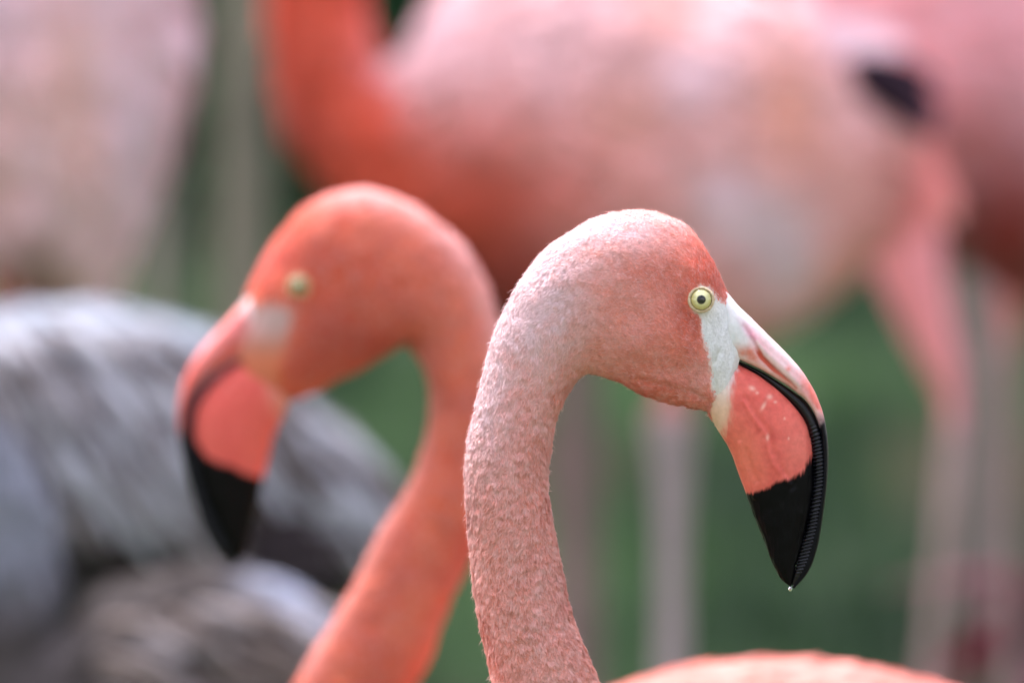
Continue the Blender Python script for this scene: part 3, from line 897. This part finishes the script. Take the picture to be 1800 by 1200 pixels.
# the drop of water at the tip of its bill
def drop():
    fr = Frame(F)
    c = fr.w(np.array(1389.), np.array(1035.), np.array(-1.))
    m = bpy.data.materials.new('water'); m.use_nodes = True
    p = m.node_tree.nodes['Principled BSDF']
    p.inputs['Transmission Weight'].default_value = 1; p.inputs['Roughness'].default_value = .02; p.inputs['IOR'].default_value = 1.33
    th = np.linspace(0, math.pi, 16)[:, None]; ph = np.linspace(0, 2 * math.pi, 20, endpoint=False)[None]
    r = 3.4 * PX
    V = np.stack([r * np.sin(th) * np.cos(ph), r * np.sin(th) * np.sin(ph), r * np.cos(th) * (1 + .45 * (np.cos(th) > 0)) * np.ones_like(ph)], -1).reshape(-1, 3)
    i = np.arange(15)[:, None]; j = np.arange(20)[None]
    a = i * 20 + j; b = i * 20 + (j + 1) % 20
    o = make_mesh('water_drop', V, np.stack([a, b, b + 20, a + 20], -1).reshape(-1, 4), np.ones((len(V), 3)), m)
    o.location = c
    tag(o, 'tiny clear drop of water hanging from the tip of the sharp flamingo\'s bill', 'water drop')
drop()

# ------------------------------------------------------------------ the other birds
def soft_bird(label, dist, st, colfn, X, headfn, legs, zg, face, group='flamingos of the flock', feathers=(9000, 44, 18, .12), tipc=None, mask=None, step=9, nv=96,
              tail=None, wing=None, extra=None, lump=6.0, eyes=True, legcol=srgb(200, 150, 150), thigh=srgb(226, 150, 140), hair=None):
    k = PX * dist / F
    x0 = legs[0][0]
    base = ((x0 - 900) * k, dist, zg)
    fr = Frame(dist, base)
    e = empty('flamingo', base, label, 'flamingo', group)
    lf = Loft(list(st) + tstations(HEAD1, X), step, nv, .97)
    sc = math.sqrt(abs(np.linalg.det(X[:2])))
    hcx, hcy = np.array([1120, 560, 1]) @ X
    hf = unmap(headfn, X)
    def cf(x, y, z):
        c = colfn(x, y, z)
        return mixc(c, hf(x, y, z), smooth(300 * sc, 215 * sc, np.hypot(x - hcx, y - hcy)))
    x, y, z = lf.px, lf.py, lf.y
    hd = smooth(300 * sc, 215 * sc, np.hypot(x - hcx, y - hcy))
    lf.displace((1 - hd) * lump * fbm(x / 60, y / 60, z / 60, 3, 33) + hd * 1.0 * fbm(x / 20, y / 20, z / 20, 2, 34))
    V, Q, T = lf.geo(fr)
    Vs, Qs, Ts, Cs = [V], [Q], [T], [lf.colors(cf)]; off = len(V)
    for lg in legs:
        lx, ytop, w, side, bend, knee = lg[:6]
        L, (fx, fb, sd_) = leg_loft(fr, lx, 0, ytop, zg, w, side, bend, knee, lg[6] if len(lg) > 6 else None)
        v, q, t = L.geo(fr, off)
        y1 = ytop + (600 + (Z0 - zg) / k - ytop) * knee
        c = L.colors(lambda x, y, z: mixc(np.broadcast_to(thigh, x.shape + (3,)), legcol, smooth(y1 - 60, y1 + 20, y)))
        Vs.append(v); Qs.append(q); Ts.append(t); Cs.append(c); off += len(v)
        v, t = foot_geo(fr, fx, fb, sd_, face)
        Vs.append(v); Ts.append(t + off); Cs.append(np.tile(legcol * .8, (len(v), 1))); off += len(v)
    make_mesh('body', np.concatenate(Vs), [np.concatenate(Qs), np.concatenate(Ts)], np.concatenate(Cs), M_PLUME, e)
    if feathers:
        n, L_, W_, lift = feathers
        rg = np.random.RandomState(int(dist * 100))
        mk = mask or (lambda x, y, z: 1.0 + 0 * x)
        barbs('plumage', lf, fr, cf, n, L_, W_, lift, M_HAIR, e, lambda x, y, z: mk(x, y, z) * smooth(215 * sc, 300 * sc, np.hypot(x - hcx, y - hcy)), tipc, rg, jitter=.22, swirl=.4)
    if hair:
        rg = np.random.RandomState(int(dist * 100) + 1)
        barbs('fine_down', lf, fr, cf, hair, 10, 2.6, .2, M_HAIR, e, lambda x, y, z: (1 - face_mask2(x, y, z, X)), lambda c, x, y: mixc(c, srgb(244, 206, 196), np.full(len(c), .35)), rg, jitter=.3, swirl=.6)
    make_bill(fr, e, X, fine=False)
    if eyes:
        ex, ey = np.array([1231, 527, 1]) @ X
        for sg in (1, -1):
            make_eye(fr, e, lf, ex, ey, 19.5 * sc, sg)
    return e, fr, lf, cf

def face_mask2(x, y, z, X):
    return unmap(lambda a, b, c: face_mask(a, b), X)(x, y, z)

# --- second flamingo, orange, facing left
X2 = amap([(1281, 520), (1392, 1034), (1246, 718), (1455, 800), (1312, 866), (1231, 527)], [(430, 530), (430, 998), (487, 705), (313, 768), (447, 838), (526, 503)])
NECK2 = [(735, 1290, 500, 1250, 92), (715, 1232, 540, 1168, 88), (752, 1160, 582, 1098, 86), (790, 1060, 622, 1028, 83), (826, 985, 662, 948, 81), (858, 900, 705, 878, 78), (876, 830, 735, 820, 75), (890, 765, 751, 760, 73), (896, 700, 756, 704, 72),
         (890, 632, 748, 655, 72), (876, 560, 731, 622, 74), (852, 492, 715, 606, 77), (815, 432, 700, 609, 80), (760, 384, 682, 618, 83), (700, 348, 658, 632, 86), (640, 333, 628, 650, 85), (588, 341, 594, 668, 82), (540, 363, 562, 684, 76), (497, 407, 532, 696, 67), (462, 462, 508, 704, 57), (432, 526, 493, 709, 45),
         (416, 556, 484, 728, 37), (404, 576, 480, 742, 32), (398, 590, 476, 735, 22)]
def orange_col(x, y, z):
    n = fbm(x / 50, y / 50, z / 50, 3, 101); n2 = fbm(x / 18, y / 18, z / 18, 2, 102)
    c = mixc(np.broadcast_to(srgb(236, 118, 76), np.shape(x) + (3,)), srgb(216, 80, 40), np.clip(.4 + 1.0 * n + .5 * n2, 0, 1))
    c = mixc(c, srgb(238, 150, 128), np.clip(spot(x, y, 790, 560, 90, 190, -12) * .25 + smooth(800, 1100, y) * .12 + .25 * n2, 0, .6))
    c = mixc(c, srgb(246, 172, 160), smooth(880, 1000, x) * smooth(1100, 1130, y) * .75)
    return c
EDGE2 = [(420, 500), (430, 528), (448, 538), (470, 535), (500, 536), (518, 552), (513, 575), (503, 612), (496, 650), (490, 700), (478, 760)]
def orange_head(x, y, z):
    c = orange_col(x, y, z)
    c = mixc(c, srgb(196, 60, 22), np.clip(spot(x, y, 570, 450, 70, 50, 30) * .6 + spot(x, y, 590, 590, 90, 80) * .75, 0, 1))
    c = mixc(c, srgb(232, 92, 76), spot(x, y, 470, 470, 50, 30, -50) * .6)
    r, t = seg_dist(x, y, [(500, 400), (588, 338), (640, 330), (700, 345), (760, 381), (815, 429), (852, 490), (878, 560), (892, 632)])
    c = mixc(c, srgb(248, 190, 184), np.clip(np.exp(-(r / 34) ** 2) * (.95 + .5 * fbm(x / 16, y / 16, z / 16, 2, 104)) * smooth(0, .2, t), 0, 1))  # backlit rim painted pale along crown and nape
    r, t = seg_dist(x, y, [(736, 640), (752, 704), (748, 760), (732, 820), (702, 878), (660, 948), (620, 1028), (540, 1168)])
    c = mixc(c, srgb(244, 184, 172), np.exp(-(r / 20) ** 2) * .6)  # pale rim light painted down the inner neck edge
    f = smooth(-13, 13, poly_side(x, y, EDGE2) + 0 * z)
    w = mixc(np.broadcast_to(srgb(186, 156, 148), c.shape), srgb(212, 122, 88), smooth(565, 640, y))
    w = mixc(w, srgb(216, 110, 98), spot(x, y, 420, 570, 26, 40) * .6)
    return mixc(c, w, f)

def second_flamingo():
    dist = 5.18
    zg = -0.42
    k = PX * dist / F
    body = [(1960, 1350, 1955, 1375, 8), (1840, 1270, 1830, 1450, 60), (1650, 1204, 1640, 1590, 150), (1480, 1166, 1450, 1690, 190), (1330, 1160, 1280, 1730, 200), (1170, 1184, 1080, 1730, 195), (1020, 1240, 860, 1670, 175), (900, 1320, 690, 1580, 150), (800, 1345, 560, 1450, 115), (752, 1330, 505, 1340, 98)]
    base = ((1200 - 900) * k, dist, zg)
    fr = Frame(dist, base)
    e = empty('flamingo', base, 'vivid orange flamingo facing left, slightly blurred, its black tipped bill hanging over grey birds', 'flamingo', 'flamingos of the flock')
    lf = Loft(body + NECK2, 10, 180, .97, lambda mx, my: 4 if my < 1250 else 12)
    x, y, z = lf.px, lf.py, lf.y
    lf.displace(1.6 * fbm(x / 14, y / 14, z / 14, 2, 41) + 2.5 * fbm(x / 50, y / 50, z / 50, 2, 42) + 3 * spot(x, y, 620, 580, 70, 50) - 4 * spot(x, y, 552, 540, 15, 40, 18))
    V, Q, T = lf.geo(fr)
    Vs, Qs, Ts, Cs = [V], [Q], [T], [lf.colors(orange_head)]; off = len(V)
    for sx, sy in ((1200, -85), (1260, 85)):
        L, (fx, fb, sd_) = leg_loft(fr, sx, 0, 1640, zg, 60, sy)
        v, q, t = L.geo(fr, off)
        c = L.colors(lambda x, y, z: mixc(np.broadcast_to(srgb(226, 120, 96), x.shape + (3,)), srgb(190, 120, 120), smooth(2300, 2600, y)))
        Vs.append(v); Qs.append(q); Ts.append(t); Cs.append(c); off += len(v)
        v, t = foot_geo(fr, fx, fb, sd_, -1)
        Vs.append(v); Ts.append(t + off); Cs.append(np.tile(srgb(170, 110, 112), (len(v), 1))); off += len(v)
    make_mesh('body', np.concatenate(Vs), [np.concatenate(Qs), np.concatenate(Ts)], np.concatenate(Cs), M_DOWN, e)
    rg = np.random.RandomState(13)
    msk = lambda x, y, z: (1 - smooth(-6, 6, poly_side(x, y, EDGE2))) * np.where(np.hypot(x - 527, y - 503) < 26, 0, 1)
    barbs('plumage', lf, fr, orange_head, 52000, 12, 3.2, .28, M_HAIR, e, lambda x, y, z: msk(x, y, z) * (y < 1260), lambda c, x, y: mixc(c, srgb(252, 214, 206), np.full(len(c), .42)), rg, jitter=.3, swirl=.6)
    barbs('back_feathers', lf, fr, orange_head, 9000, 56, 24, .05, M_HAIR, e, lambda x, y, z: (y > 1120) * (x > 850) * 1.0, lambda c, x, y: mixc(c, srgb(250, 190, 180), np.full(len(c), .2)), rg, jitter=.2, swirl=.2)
    make_bill(fr, e, X2, fine=True, rosy=.75)
    for sg in (1, -1):
        make_eye(fr, e, lf, 527, 503, 16, sg, dull=.62)
second_flamingo()

# --- large flamingo in the middle distance, seen from the side, neck rising out of the frame
def mid_col(x, y, z):
    n = fbm(x / 90, y / 90, z / 90, 3, 111); n2 = fbm(x / 35, y / 35, z / 35, 2, 112)
    pinkw = srgb(246, 204, 204); coral = srgb(236, 94, 58); pink = srgb(252, 186, 178); white = srgb(248, 224, 230); peach = srgb(248, 178, 150)
    c = np.broadcast_to(pink, np.shape(x) + (3,)).copy()
    c = mixc(c, pinkw, np.clip(smooth(330, 60, y) * .85 + .3 * n, 0, 1))
    c = mixc(c, coral, np.clip(smooth(760, 600, x) * smooth(80, 160, y + (660 - x) * .8) + smooth(668, 640, x) + spot(x, y, 790, 360, 190, 130) * 1.0 + smooth(380, 560, y + (x - 900) * -.25) * smooth(1120, 900, x) * .95, 0, 1))
    c = mixc(c, srgb(146, 36, 18), np.clip(spot(x, y, 850, 520, 180, 120) * .97 + spot(x, y, 520, 200, 40, 120) * .4, 0, 1))  # shade of the underside painted in as deep red brown
    c = mixc(c, white, np.clip(spot(x, y, 1170, 120, 70, 55) * .7 + spot(x, y, 1270, 370, 110, 85, 30) * .95 + spot(x, y, 1340, 490, 70, 100) * .8 + spot(x, y, 720, 60, 70, 90) * .9, 0, 1))
    c = mixc(c, peach, np.clip(spot(x, y, 1340, 190, 70, 130, 0) * .95 + spot(x, y, 1060, 200, 60, 60) * .5 + spot(x, y, 1130, 30, 60, 60) * .5 + spot(x, y, 1470, 500, 60, 60) * .5, 0, 1))
    c = mixc(c, srgb(236, 140, 134), spot(x, y, 1560, 330, 60, 80) * .7)
    return c * (1 + .12 * n2)[..., None]
XM = scaled_head(.56, 545, -540, True)
MID = [(1650, 340, 1635, 360, 8), (1622, 235, 1560, 420, 55), (1520, 110, 1440, 530, 120), (1390, 10, 1330, 590, 165), (1210, -60, 1180, 612, 195), (1010, -95, 1000, 600, 205), (860, -70, 850, 550, 185), (765, 10, 735, 480, 150), (705, 95, 640, 405, 112), (668, 110, 560, 315, 88), (650, 55, 510, 225, 79), (640, -20, 484, 100, 77), (636, -110, 474, -10, 75), (632, -250, 480, -200, 66), (615, -380, 490, -370, 56), (595, -480, 500, -480, 48)]
e, fr, lf, cf = soft_bird('large blurred pink flamingo side on in the middle, orange neck rising out of the frame', 8.5, MID, mid_col, XM, orange_head if False else head_sharp,
                          [(1168, 540, 34, -60, 0, .15, .014), (1194, 540, 34, 60, 0, .15, .014)], 0.0, -1, feathers=(9000, 60, 26, .12), tipc=lambda c, x, y: mixc(c, srgb(250, 226, 228), np.full(len(c), .10)),
                          legcol=srgb(164, 148, 148), thigh=srgb(232, 142, 130))
def flight_feathers(e, fr, x0, y0, ang, n, L, W, col, side, name='flight_feather', spread=.5, curve=.25, rngs=1):
    """long separate quills: each one its own part sharing one mesh"""
    k = fr.k
    ns = 9
    t = np.linspace(0, 1, ns)
    w = W * k * np.sin(np.pi * (.1 + .88 * t)) ** .6
    cx = t * L * k; cz = -curve * L * k * t * t
    V = np.concatenate([np.stack([cx, -.35 * w, cz - w], -1), np.stack([cx, 0 * w - .002, cz], -1), np.stack([cx, -.35 * w * 0, cz + w], -1)])
    i = np.arange(ns - 1)
    Q = np.concatenate([np.stack([i, i + ns, i + ns + 1, i + 1], -1), np.stack([i + ns, i + 2 * ns, i + 2 * ns + 1, i + ns + 1], -1)])
    rg = np.random.RandomState(rngs)
    proto = None
    for s_ in range(n):
        if proto is None:
            o = make_mesh(name, V, Q, np.tile(col, (len(V), 1)) * (.85 + .3 * np.tile(t, 3))[:, None], M_HAIR, e); proto = o.data
        else:
            o = bpy.data.objects.new(name, proto); COL.objects.link(o); o.parent = e
        f = s_ / max(1, n - 1) - .5
        o.location = Vector(fr.w(np.array(x0 + f * 20.), np.array(y0 + f * 40.), np.array(side + s_ * 3.)))
        o.rotation_euler = (0, math.radians(ang) + f * spread, 0)
        q = rg.uniform(.85, 1.1); o.scale = (q, 1, q)
for side in (-95, 95):
    flight_feathers(e, fr, 1495, 135, 12, 6, 165, 22, srgb(58, 42, 54), side - 14, 'black_primary', .42, .2, 2)
flight_feathers(e, fr, 1430, 62, 12, 3, 180, 18, srgb(244, 214, 224), -104, 'pale_tertial', .25, .2, 3)
flight_feathers(e, fr, 1530, 190, 55, 7, 230, 26, srgb(238, 150, 146), -60, 'tail_feather', .5, .2, 4)

# --- pale flamingo at the left edge, back to us
def left_col(x, y, z):
    n = fbm(x / 80, y / 110, z / 80, 3, 121); n2 = fbm(x / 30, y / 60, z / 30, 2, 122)
    c = mixc(np.broadcast_to(srgb(255, 218, 228), np.shape(x) + (3,)), srgb(254, 198, 198), np.clip(.35 + .8 * n, 0, 1))
    c = mixc(c, srgb(244, 190, 164), np.clip(spot(x, y, 130, 120, 60, 170) * .8 + spot(x, y, 10, 220, 40, 160) * .5, 0, 1))
    c = mixc(c, srgb(232, 222, 236), np.clip(spot(x, y, 250, 210, 45, 150) * .5, 0, 1))
    c = mixc(c, srgb(150, 92, 84), np.clip(spot(x, y, 30, 440, 60, 80) * .9, 0, 1))  # thigh shadow painted in as a brown patch
    return c * (1 + .1 * n2)[..., None]
LEFT = [(185, 520, 150, 530, 10), (218, 452, 90, 490, 60), (256, 372, 0, 450, 110), (296, 270, -70, 340, 150), (324, 160, -120, 180, 175), (334, 45, -150, 20, 180), (315, -80, -150, -130, 170), (270, -180, -120, -260, 140), (210, -260, -50, -350, 105), (160, -340, 0, -410, 80), (130, -450, -10, -470, 64), (110, -540, 0, -540, 52)]
XL = scaled_head(.56, 55, -600, True)
e, fr, lf, cf = soft_bird('pale pink flamingo body filling the upper left corner', 8.2, LEFT, left_col, XL, head_sharp,
                          [(30, 330, 62, 40, -10, .24), (90, 330, 60, 80, 20, .24)], -0.02, -1, feathers=(8000, 70, 26, .12), tipc=lambda c, x, y: mixc(c, srgb(250, 236, 238), np.full(len(c), .35)),
                          thigh=srgb(160, 104, 96), legcol=srgb(150, 96, 92))

# --- mauve pink flamingo at the right edge
def right_col(x, y, z):
    n = fbm(x / 90, y / 90, z / 90, 3, 131); n2 = fbm(x / 30, y / 50, z / 30, 2, 132)
    c = mixc(np.broadcast_to(srgb(246, 196, 202), np.shape(x) + (3,)), srgb(238, 164, 164), np.clip(.4 + .8 * n, 0, 1))
    c = mixc(c, srgb(150, 92, 86), np.clip(smooth(120, 420, y) * .8, 0, 1))  # underside shade painted in, browner towards the belly
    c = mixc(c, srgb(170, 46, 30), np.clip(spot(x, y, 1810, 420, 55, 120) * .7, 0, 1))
    return c * (1 + .12 * n2)[..., None]
RIGHT = [(1350, 40, 1350, 60, 10), (1430, -60, 1440, 150, 70), (1560, -160, 1580, 330, 150), (1720, -220, 1730, 480, 195), (1900, -230, 1900, 540, 205), (2080, -190, 2070, 510, 185), (2200, -110, 2190, 430, 150), (2260, -60, 2300, 320, 105), (2280, -120, 2400, 180, 82), (2290, -260, 2430, -60, 70), (2320, -420, 2430, -340, 60), (2340, -540, 2436, -520, 50)]
XR = scaled_head(.56, 2390, -600, False)
e, fr, lf, cf = soft_bird('mauve pink flamingo cut off by the right edge, its belly dark maroon with painted shade', 9.0, RIGHT, right_col, XR, head_sharp,
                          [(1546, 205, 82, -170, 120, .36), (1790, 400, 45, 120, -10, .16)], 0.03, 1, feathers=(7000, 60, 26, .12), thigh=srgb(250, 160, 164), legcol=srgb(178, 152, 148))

# --- flamingo whose feathered thigh slants down in front of the right edge
def thigh_col(x, y, z):
    n = fbm(x / 60, y / 60, z / 60, 3, 141)
    return mixc(np.broadcast_to(srgb(240, 170, 168), np.shape(x) + (3,)), srgb(244, 206, 212), np.clip(.4 + .7 * n, 0, 1))

# --- grey juveniles at the lower left
def grey_col(x, y, z):
    n = fbm(x / 60, y / 60, z / 60, 3, 151); st = fbm((x - y * .55) / 26, (y + x * .3) / 120, z / 60, 3, 152)
    c = mixc(np.broadcast_to(srgb(172, 176, 186), np.shape(x) + (3,)), srgb(112, 102, 98), np.clip(.35 + 1.1 * st, 0, 1))
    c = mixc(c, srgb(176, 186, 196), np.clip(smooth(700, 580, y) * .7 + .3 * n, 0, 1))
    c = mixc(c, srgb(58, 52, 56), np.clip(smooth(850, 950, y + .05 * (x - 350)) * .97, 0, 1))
    return c
GREY1 = [(735, 905, 715, 935, 10), (665, 815, 650, 1020, 70), (540, 700, 520, 1085, 120), (390, 598, 380, 1100, 160), (230, 545, 225, 1100, 180), (70, 536, 50, 1060, 172), (-70, 560, -90, 940, 142), (-170, 590, -200, 850, 105), (-215, 550, -300, 730, 82), (-225, 450, -340, 560, 68), (-240, 320, -345, 380, 58), (-250, 200, -350, 210, 54)]
XG = scaled_head(.6, -300, 130, True)
def grey_head(x, y, z):
    return mixc(head_sharp(x, y, z), np.broadcast_to(srgb(176, 172, 176), np.shape(x) + (3,)), np.full(np.shape(x), .85))
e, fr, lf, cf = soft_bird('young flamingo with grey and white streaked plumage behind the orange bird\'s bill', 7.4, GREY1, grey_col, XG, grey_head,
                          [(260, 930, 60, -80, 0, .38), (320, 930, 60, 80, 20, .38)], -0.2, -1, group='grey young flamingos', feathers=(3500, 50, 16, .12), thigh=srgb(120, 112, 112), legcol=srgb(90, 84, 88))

def covert_feathers(e, fr, lf, rows, seed, pal):
    """long wing coverts, each its own part"""
    rg = np.random.RandomState(seed)
    P = lf.xyz(); N = lf.normals()
    protos = []
    ns = 8
    t = np.linspace(0, 1, ns)
    for edge, mid in pal:
        w = .5 * np.sin(np.pi * (.10 + .84 * t)) ** .7
        V, C = [], []
        for u in (-1, -.45, 0, .45, 1):
            V.append(np.stack([t, u * w, .10 * np.sin(np.pi * t) - .12 * np.abs(u) * w], -1))
            C.append(np.tile(mid if abs(u) < .6 else edge, (ns, 1)))
        V = np.concatenate(V); C = np.concatenate(C)
        i = np.arange(ns - 1); Q = []
        for r_ in range(4):
            Q.append(np.stack([i + r_ * ns, i + (r_ + 1) * ns, i + (r_ + 1) * ns + 1, i + r_ * ns + 1], -1))
        protos.append((V, np.concatenate(Q), C))
    meshes = [None] * len(protos)
    from mathutils import Matrix
    for (px, py, L, W, ang) in rows:
        m = (lf.y < 0)
        dd = np.hypot(lf.px - px, lf.py - py) + np.where(m, 0, 1e6)
        i, j = np.unravel_index(np.argmin(dd), dd.shape)
        n = N[i, j]; p = P[i, j] + n * rg.uniform(3, 9)
        a = math.radians(ang) + rg.normal(0, .10)
        d = np.array([math.cos(a), 0, -math.sin(a)])
        d = d - n * np.dot(d, n) + n * .06; d /= np.linalg.norm(d)
        s_ = np.cross(n, d); s_ /= np.linalg.norm(s_)
        nn = np.cross(d, s_)
        q = rg.randint(len(protos))
        if meshes[q] is None:
            o = make_mesh('feather', protos[q][0], protos[q][1], protos[q][2], M_HAIR, e); meshes[q] = o.data
        else:
            o = bpy.data.objects.new('feather', meshes[q]); COL.objects.link(o); o.parent = e
        k = fr.k
        if nn[1] > 0: nn = -nn; s_ = -s_
        Lk, Wk = L * k * rg.uniform(.85, 1.15), W * k
        loc = fr.w(np.array(p[0]), np.array(-p[2]), np.array(p[1]))
        M = Matrix(((d[0] * Lk, s_[0] * Wk, nn[0] * Lk, loc[0]), (d[1] * Lk, s_[1] * Wk, nn[1] * Lk, loc[1]), (d[2] * Lk, s_[2] * Wk, nn[2] * Lk, loc[2]), (0, 0, 0, 1)))
        o.matrix_local = M
rows = []
rg = np.random.RandomState(77)
for r_ in range(9):
    for c_ in range(18):
        x = -50 + c_ * 41 + r_ * 11 + rg.uniform(-10, 10)
        top = np.interp(x, [-60, 80, 230, 390, 540, 660, 735], [575, 560, 570, 620, 715, 820, 905])
        y = top + 10 + r_ * 36 + rg.uniform(-8, 8)
        if y < 915 and x < 715:
            rows.append((x, y, 135, 27, np.interp(x, [0, 700], [64, 40])))
covert_feathers(e, fr, lf, rows, 5, [(srgb(206, 210, 220), srgb(160, 154, 154)), (srgb(196, 194, 202), srgb(110, 98, 92)), (srgb(216, 220, 228), srgb(196, 196, 202)), (srgb(132, 120, 116), srgb(66, 56, 52))])
flight_feathers(e, fr, 120, 935, -2, 6, 330, 34, srgb(58, 50, 52), -172, 'black_primary', .16, .02, 8)
flight_feathers(e, fr, 300, 985, -8, 3, 330, 30, srgb(62, 54, 56), -160, 'black_primary', .16, .02, 9)

def grey2_col(x, y, z):
    n = fbm(x / 60, y / 60, z / 60, 3, 161)
    c = mixc(np.broadcast_to(srgb(76, 69, 66), np.shape(x) + (3,)), srgb(102, 95, 93), np.clip(.4 + .7 * n, 0, 1))
    c = mixc(c, srgb(206, 212, 230), np.clip(smooth(95, 15, y - np.interp(x, [150, 250, 400, 500, 580, 640], [1040, 1012, 992, 1012, 1075, 1160])) * .9 * smooth(340, 500, x) + .45 * smooth(140, 60, x) * smooth(1100, 900, y), 0, 1))
    return c
GREY2 = [(800, 1500, 790, 1530, 10), (740, 1360, 700, 1600, 70), (660, 1210, 600, 1700, 130), (565, 1075, 480, 1760, 170), (420, 1000, 340, 1780, 190), (270, 1012, 180, 1740, 185), (160, 1060, 30, 1640, 160), (120, 1100, -80, 1480, 130), (110, 1080, -110, 1300, 105), (110, 1010, -90, 1120, 85), (95, 920, -70, 960, 74), (60, 830, -80, 810, 66), (10, 760, -120, 690, 60), (-70, 700, -170, 590, 58), (-150, 620, -240, 520, 56), (-200, 540, -310, 480, 56), (-230, 440, -345, 420, 54)]
XG2 = scaled_head(.66, -300, 350, True)
e, fr, lf, cf = soft_bird('young flamingo with a plain brown grey back at the lower left, below the streaked one', 6.9, GREY2, grey2_col, XG2, grey_head,
          [(360, 1640, 60, -80, 0, .38), (420, 1640, 60, 80, 20, .38)], -0.33, -1, group='grey young flamingos', feathers=(7000, 56, 20, .12), thigh=srgb(120, 112, 112), legcol=srgb(90, 84, 88))
rows = []
for r_ in range(5):
    for c_ in range(8):
        x = 150 + c_ * 62 + r_ * 10 + rg.uniform(-10, 10)
        y = np.interp(x, [150, 250, 400, 500, 580, 640, 700], [1040, 1020, 1000, 1015, 1080, 1165, 1290]) + 16 + r_ * 46 + rg.uniform(-8, 8)
        rows.append((x, y, 140, 32, np.interp(x, [100, 650], [20, 50])))
covert_feathers(e, fr, lf, rows[6:], 6, [(srgb(164, 154, 150), srgb(116, 102, 94)), (srgb(136, 124, 118), srgb(92, 80, 74)), (srgb(184, 180, 184), srgb(136, 126, 122))])
